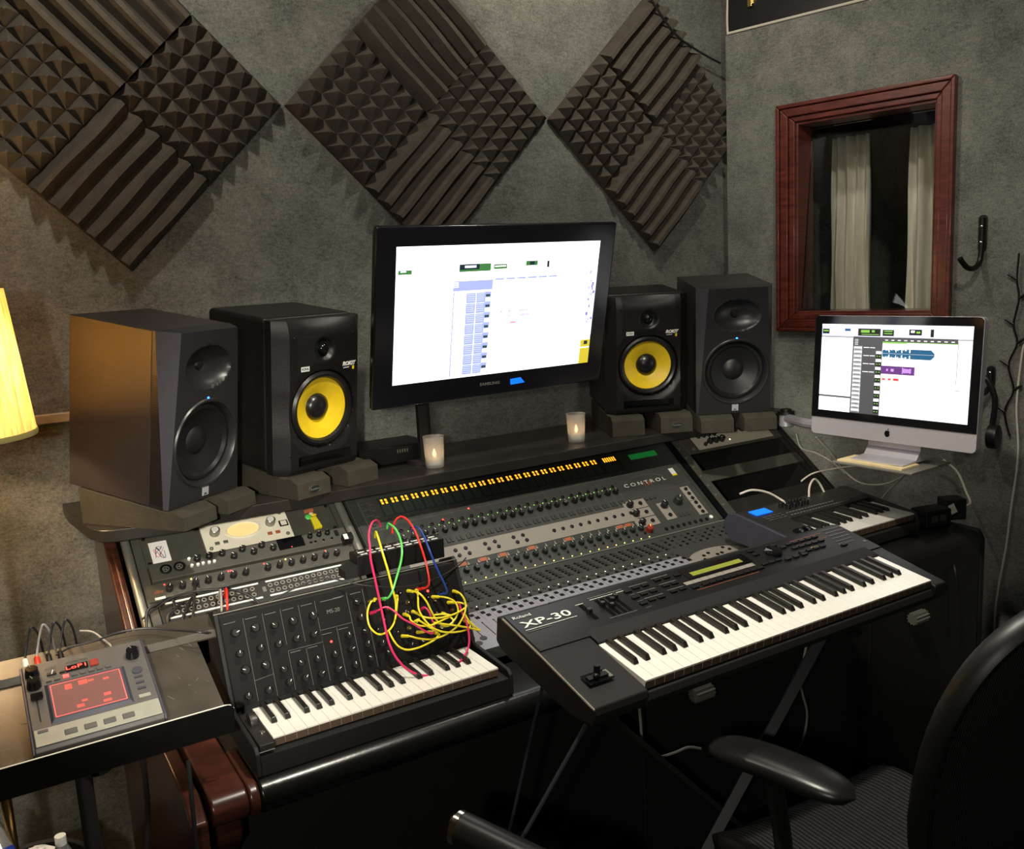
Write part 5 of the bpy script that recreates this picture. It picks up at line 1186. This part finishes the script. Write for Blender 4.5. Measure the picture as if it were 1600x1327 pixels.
# white cables round the computer
W_ = lambda L, r, m, lab: cable('white_cable' if m == 'cabw' else 'grey_cable', [onY(x, y, Y_) for x, y, Y_ in L], r, m, lab, group='cables behind the small keyboard')
W_([(1156, 772, 2.0), (1175, 766, 1.99), (1200, 770, 1.98), (1222, 782, 1.96), (1228, 786, 1.93)], .0035, 'cabw', 'white cable arching into the back left of the small keyboard')
W_([(1264, 777, 1.95), (1265, 760, 1.96), (1272, 749, 1.97), (1280, 755, 1.97), (1288, 770, 1.96)], .0035, 'cabw', 'white cable making a small upright loop behind the small keyboard')
W_([(1252, 752, 2.05), (1270, 740, 2.05), (1300, 733, 2.03), (1330, 729, 1.95), (1350, 728, 1.9)], .0030, 'cabw', 'white cable rising from the desk to the tray under the silver computer')
W_([(1244, 678, 2.22), (1252, 700, 2.2), (1275, 708, 2.15), (1300, 722, 2.1), (1320, 740, 2.08)], .0028, 'cabw', 'white cable dropping from the arm joint toward the desk')
W_([(1275, 683, 2.1), (1298, 708, 2.1), (1318, 735, 2.1), (1345, 755, 2.05), (1380, 757, 2.0), (1410, 745, 1.9), (1425, 728, 1.8)], .0032, 'cabw', 'long pale cable sagging below the silver computer')
W_([(1415, 741, 1.88), (1400, 756, 1.92), (1385, 770, 1.95), (1376, 782, 1.97)], .003, 'cabg', 'grey cable falling from the right side of the tray to the desk')
W_([(1380, 830, 1.72), (1420, 835, 1.70), (1455, 845, 1.68), (1480, 862, 1.64), (1492, 890, 1.575), (1496, 940, 1.57), (1496, 1000, 1.57)], .003, 'cabk', 'black cable running over the front of the desk end to the floor')
# adapters on the desk end
q = onZ(1460, 815, -.86)
t = thing('power_adapter', 'black box-shaped adapter with small switches on the right end of the desk', 'adapter', T(q.x-.02, q.y, -.866) @ RZ(-12)); F = WM[t]
MB(F).box(-.05, .05, -.035, .035, .001, .055, 'blackm').build('casing', t, bevel=.004)
for x in (-.03, .003): MB(F).box(x, x+.025, -.0362, -.035, .018, .038, 'panelgrey').build('switch', t)
t = thing('labelled_plug', 'black plug block with a tilted white label beside the box-shaped adapter', 'adapter', T(q.x+.09, q.y+.0, -.866) @ RZ(-30)); F = WM[t]
MB(F).box(-.035, .035, -.03, .03, .001, .07, 'blackm').build('casing', t, bevel=.004)
MB(F @ T(-.012, -.0305, .040) @ RX(90) @ RZ(25)).box(-.010, .010, -.016, .016, 0, .0012, 'white').build('label_plate', t)
t = onZ(1500, 815, -.86)
cable('cream_cable', [Vector((q.x+.12, q.y-.01, -.83)), Vector((q.x+.16, q.y-.02, -.825)), Vector((q.x+.20, q.y+.02, -.80)), Vector((q.x+.21, q.y+.06, -.74)), Vector((q.x+.19, q.y+.10, -.70))], .004, 'piping', 'short cream cable beside the labelled plug on the desk end')
# cables under the keyboard
cable('white_floor_cable', [onY(x, y, 1.52) for x, y in [(998, 1095), (1001, 1130), (1004, 1165), (1010, 1180), (1030, 1183), (1055, 1176), (1075, 1168), (1095, 1170)]], .0032, 'cabg', 'grey cable curling below the long synthesizer left of centre')
cable('pale_hanging_cable', [onY(x, y, 1.56) for x, y in [(1262, 1000), (1257, 1025), (1250, 1060), (1254, 1085), (1261, 1115), (1256, 1150), (1240, 1187)]], .0032, 'cabg', 'pale cable hanging beneath the right half of the long synthesizer')
# foam headphone cushion peeking above the synth back edge
mb = MB(); p = onY(888, 950, 1.60); mb.tube(smooth([p+Vector((-.035, 0, -.03)), p+Vector((-.028, 0, .0)), p+Vector((0, 0, .014)), p+Vector((.028, 0, .008)), p+Vector((.036, 0, -.02))]), .006, 'black', 8)
o = mb.build('cable_loop'); tag(o, 'short black cable loop rising behind the long synthesizer over the pale faders', 'cable')

# ================================================================ chairs
mesh = M['mesh'] = mat('chair_mesh', (.016, .016, .015), .6, var=.3)
_n = mesh.node_tree; _b = _n.nodes['Principled BSDF']; _tc = _n.nodes.new('ShaderNodeTexCoord'); _w = _n.nodes.new('ShaderNodeTexWave'); _w.inputs['Scale'].default_value = 75
_w.inputs['Distortion'].default_value = .4; _bp = _n.nodes.new('ShaderNodeBump'); _bp.inputs['Strength'].default_value = .9; _bp.inputs['Distance'].default_value = .004
_rp = _n.nodes.new('ShaderNodeValToRGB'); _rp.color_ramp.elements[0].color = (.003, .003, .003, 1); _rp.color_ramp.elements[1].color = (.024, .023, .02, 1)
_n.links.new(_tc.outputs['Object'], _w.inputs['Vector']); _n.links.new(_w.outputs['Fac'], _bp.inputs['Height']); _n.links.new(_bp.outputs['Normal'], _b.inputs['Normal']); _n.links.new(_w.outputs['Fac'], _rp.inputs['Fac']); _n.links.new(_rp.outputs['Color'], _b.inputs['Base Color'])
M['seatmesh'] = mesh.copy(); [n for n in M['seatmesh'].node_tree.nodes if n.type == 'TEX_WAVE'][0].inputs['Scale'].default_value = 28
def pad_shape(mb, F, L, Wd, H, m):
    n = 20; rows = []
    for k in range(25):
        u = k/24; y = -L/2+L*u; e = max(.0001, 1-abs(2*u-1)**4.5)**.5
        rows.append([(Wd/2*e*math.copysign(abs(math.cos(a_))**.75, math.cos(a_)), y+.012*math.sin(u*PI), H/2*e*math.copysign(abs(math.sin(a_))**.8, math.sin(a_))+.010*math.sin(u*PI)) for a_ in [2*PI*j/n for j in range(n)]])
    vs = [p for r_ in rows for p in r_]; fs = []
    for k in range(24):
        for j in range(n): q_ = (j+1) % n; fs.append((k*n+j, k*n+q_, (k+1)*n+q_, (k+1)*n+j))
    fs += [tuple(range(n))[::-1], tuple(range(24*n, 25*n))]
    return mb.add(vs, fs[::1], m, True, X=F)
def chair(F, label, full=True, arms=(0, 1)):
    t = thing('office_chair', label, 'chair', F)
    # seat
    mb = MB(F); nx, ny = 16, 16; vs = []; fs = []
    for j in range(ny+1):
        for i in range(nx+1):
            x = -.25+.5*i/nx; y = -.24+.48*j/ny; vs.append((x, y, .47-.018*math.cos(x/.25*1.4)*1-.03*max(0, (y-.15)/.09)**2))
    for j in range(ny):
        for i in range(nx): p = j*(nx+1)+i; fs.append((p, p+1, p+nx+2, p+nx+1))
    mb.add(vs, fs, 'seatmesh', True); o = mb.build('seat', t); sd = o.modifiers.new('s', 'SOLIDIFY'); sd.thickness = .045; sd.offset = -1
    if full:
        # back: bent frame ring with mesh sheet
        B_ = F @ T(0, -.27, .52) @ RX(8)
        def bp_(x, z): return (x, -.05*math.cos(min(1.5, abs(x)/.285*1.5))+.0*z+.02*math.sin(z*6), z)
        ring = [bp_(.285*math.copysign(abs(math.cos(a_))**.62, math.cos(a_))*(1-.10*(math.sin(a_) < 0)*abs(math.sin(a_))), .315+.315*math.copysign(abs(math.sin(a_))**.7, math.sin(a_))) for a_ in [2*PI*k/64 for k in range(64)]]
        mb = MB(B_); mb.tube(ring, .021, 'black', 12, closed=True, flat=.6); mb.build('back_frame', t)
        mb = MB(B_); vs = []; fs = []; N = 24
        for j in range(N+1):
            s_ = -1+2*j/N; z = .315+.315*s_*.98; hw = .275*(max(.02, 1-abs(s_)**2.4))**.46*(1-.10*(s_ < 0)*abs(s_))
            for i in range(N+1): x = -hw+2*hw*i/N; vs.append(bp_(x, z))
        for j in range(N):
            for i in range(N): p = j*(N+1)+i; fs.append((p, p+1, p+N+2, p+N+1))
        mb.add(vs, fs, 'mesh', True); mb.build('back_mesh', t)
        mb = MB(F); mb.tube([(0, -.18, .42), (0, -.30, .42), (0, -.34, .60), (0, -.33, .72)], .025, 'black', 10); mb.build('back_support', t)
    for s_ in arms:
        sx = (-1, 1)[s_]*.285
        pad_shape(m2 := MB(F), T(sx+.012, .02, .705) @ RZ(17 if s_ == 0 else 4), .300, .095, .042, 'chairarm'); m2.build('armrest', t)
        mb = MB(F); mb.tube(smooth([(sx, .02, .685), (sx, .0, .60), (sx, -.02, .50), (sx*.85, -.03, .425), (sx*.4, -.03, .415)]), .020, 'black', 10, flat=.6); mb.build('arm_post', t)
    MB(F).cyl((0, 0, .08), .026, .34, 'black', 16).build('gas_post', t)
    for k in range(5):
        a_ = 2*PI*k/5+.3; mb = MB(F); mb.tube([(0, 0, .085), (.28*math.cos(a_), .28*math.sin(a_), .062)], .016, 'black', 8); mb.build('base_leg', t)
        MB(F @ T(.285*math.cos(a_), .285*math.sin(a_), .0275) @ RZ(math.degrees(a_)) @ RX(90)).lathe([(.02, -.018), (.0265, -.012), (.0265, .012), (.02, .018)], 'black', 16).build('caster', t)
    return t
chair(T(1.475, 1.065, -1.65) @ RZ(-3), 'black mesh-backed office chair at the lower right corner', arms=(0,))
t = chair(T(.865, .965, -1.65) @ RZ(10), 'second office chair of which only a rounded armrest tip shows at the bottom centre', full=False, arms=())
F = WM[t]; q0 = onZ(722, 1296, -.955); d_ = Vector((.36, -.93, -.05)); q0 = q0-d_*.01
MB().tube([q0+d_*(.30*k/10) for k in range(11)], .030, 'chairarm', 20).build('armrest', t, bevel=.008, seg=3)
X_ = T(q0) @ (-d_).to_track_quat('Z', 'Y').to_matrix().to_4x4(); MB(X_).lathe([(.0305, -.012), (.0312, -.002), (.027, .004), (.022, .005)], 'chrome', 28, None, False, False).build('end_ring', t)
mb = MB(); q1 = q0+d_*.15; mb.tube([q1+Vector((0, 0, -.02)), Vector((q1.x, q1.y, -1.19)), Vector((.75, 1.00, -1.24))], .017, 'black', 10); mb.build('arm_post', t)
mb = MB(F); mb.tube(smooth([(-.2, -.27, .56), (0, -.29, .60), (.2, -.27, .56)]), .05, 'black', 12, flat=.4); mb.build('backrest', t)
# bin with bottles at the lower left
q = onZ(40, 1305, -1.22)
t = thing('waste_bin', 'dark waste bin below the tray at the lower left corner', 'bin', T(q.x, q.y, -1.65)); F = WM[t]
MB(F).lathe([(.10, 0), (.125, .33), (.130, .335), (.122, .33), (.10, .02), (.001, .02)], 'blackm', 32, None, False, False).build('bin_body', t); MB(F).cyl((0, 0, .021), .112, .27, 'blackm', 24).build('bin_contents', t)
t = thing('water_bottle', 'clear plastic bottle with blue band lying in the lower left bin', 'bottle', T(q.x-.045, q.y+.01, -1.315)); F = WM[t] @ RZ(20) @ RX(-40)
MB(F).lathe([(.030, 0), (.032, .01), (.032, .06), (.030, .07), (.032, .10), (.026, .13), (.012, .15)], 'clearp', 24).build('bottle_body', t)
MB(F).lathe([(.0325, .045), (.0325, .060)], 'blueplastic', 24, None, False, False).build('band', t); MB(F).cyl((0, 0, .15), .014, .014, 'blueplastic', 16).build('cap', t)
t = thing('small_bottle', 'small bottle with white cap standing in the lower left bin', 'bottle', T(q.x+.068, q.y-.01, -1.355)); F = WM[t]
MB(F).lathe([(.018, .001), (.020, .01), (.020, .07), (.012, .09)], 'clearp', 20).build('bottle_body', t); MB(F).cyl((0, 0, .09), .0125, .022, 'white', 16).build('cap', t)
mb = MB(T(q.x+.022, q.y-.03, -1.30)); r = random.Random(4)
mb.lathe([(.028*(1+.35*r.uniform(-1, 1))*math.sin(PI*k/9)+.0005, .028*(1-math.cos(PI*k/9))) for k in range(10)], 'paper', 9, smooth=False)
for v in mb.v: v += Vector((r.uniform(-.006, .006), r.uniform(-.006, .006), r.uniform(-.004, .004)))
o = mb.build('crumpled_paper'); tag(o, 'crumpled white tissue between the bottles in the bin', 'paper')

# ================================================================ lift the whole place so that the floor is at z = 0
for o in list(bpy.data.objects):
    if o.parent is None: o.location.z += HC
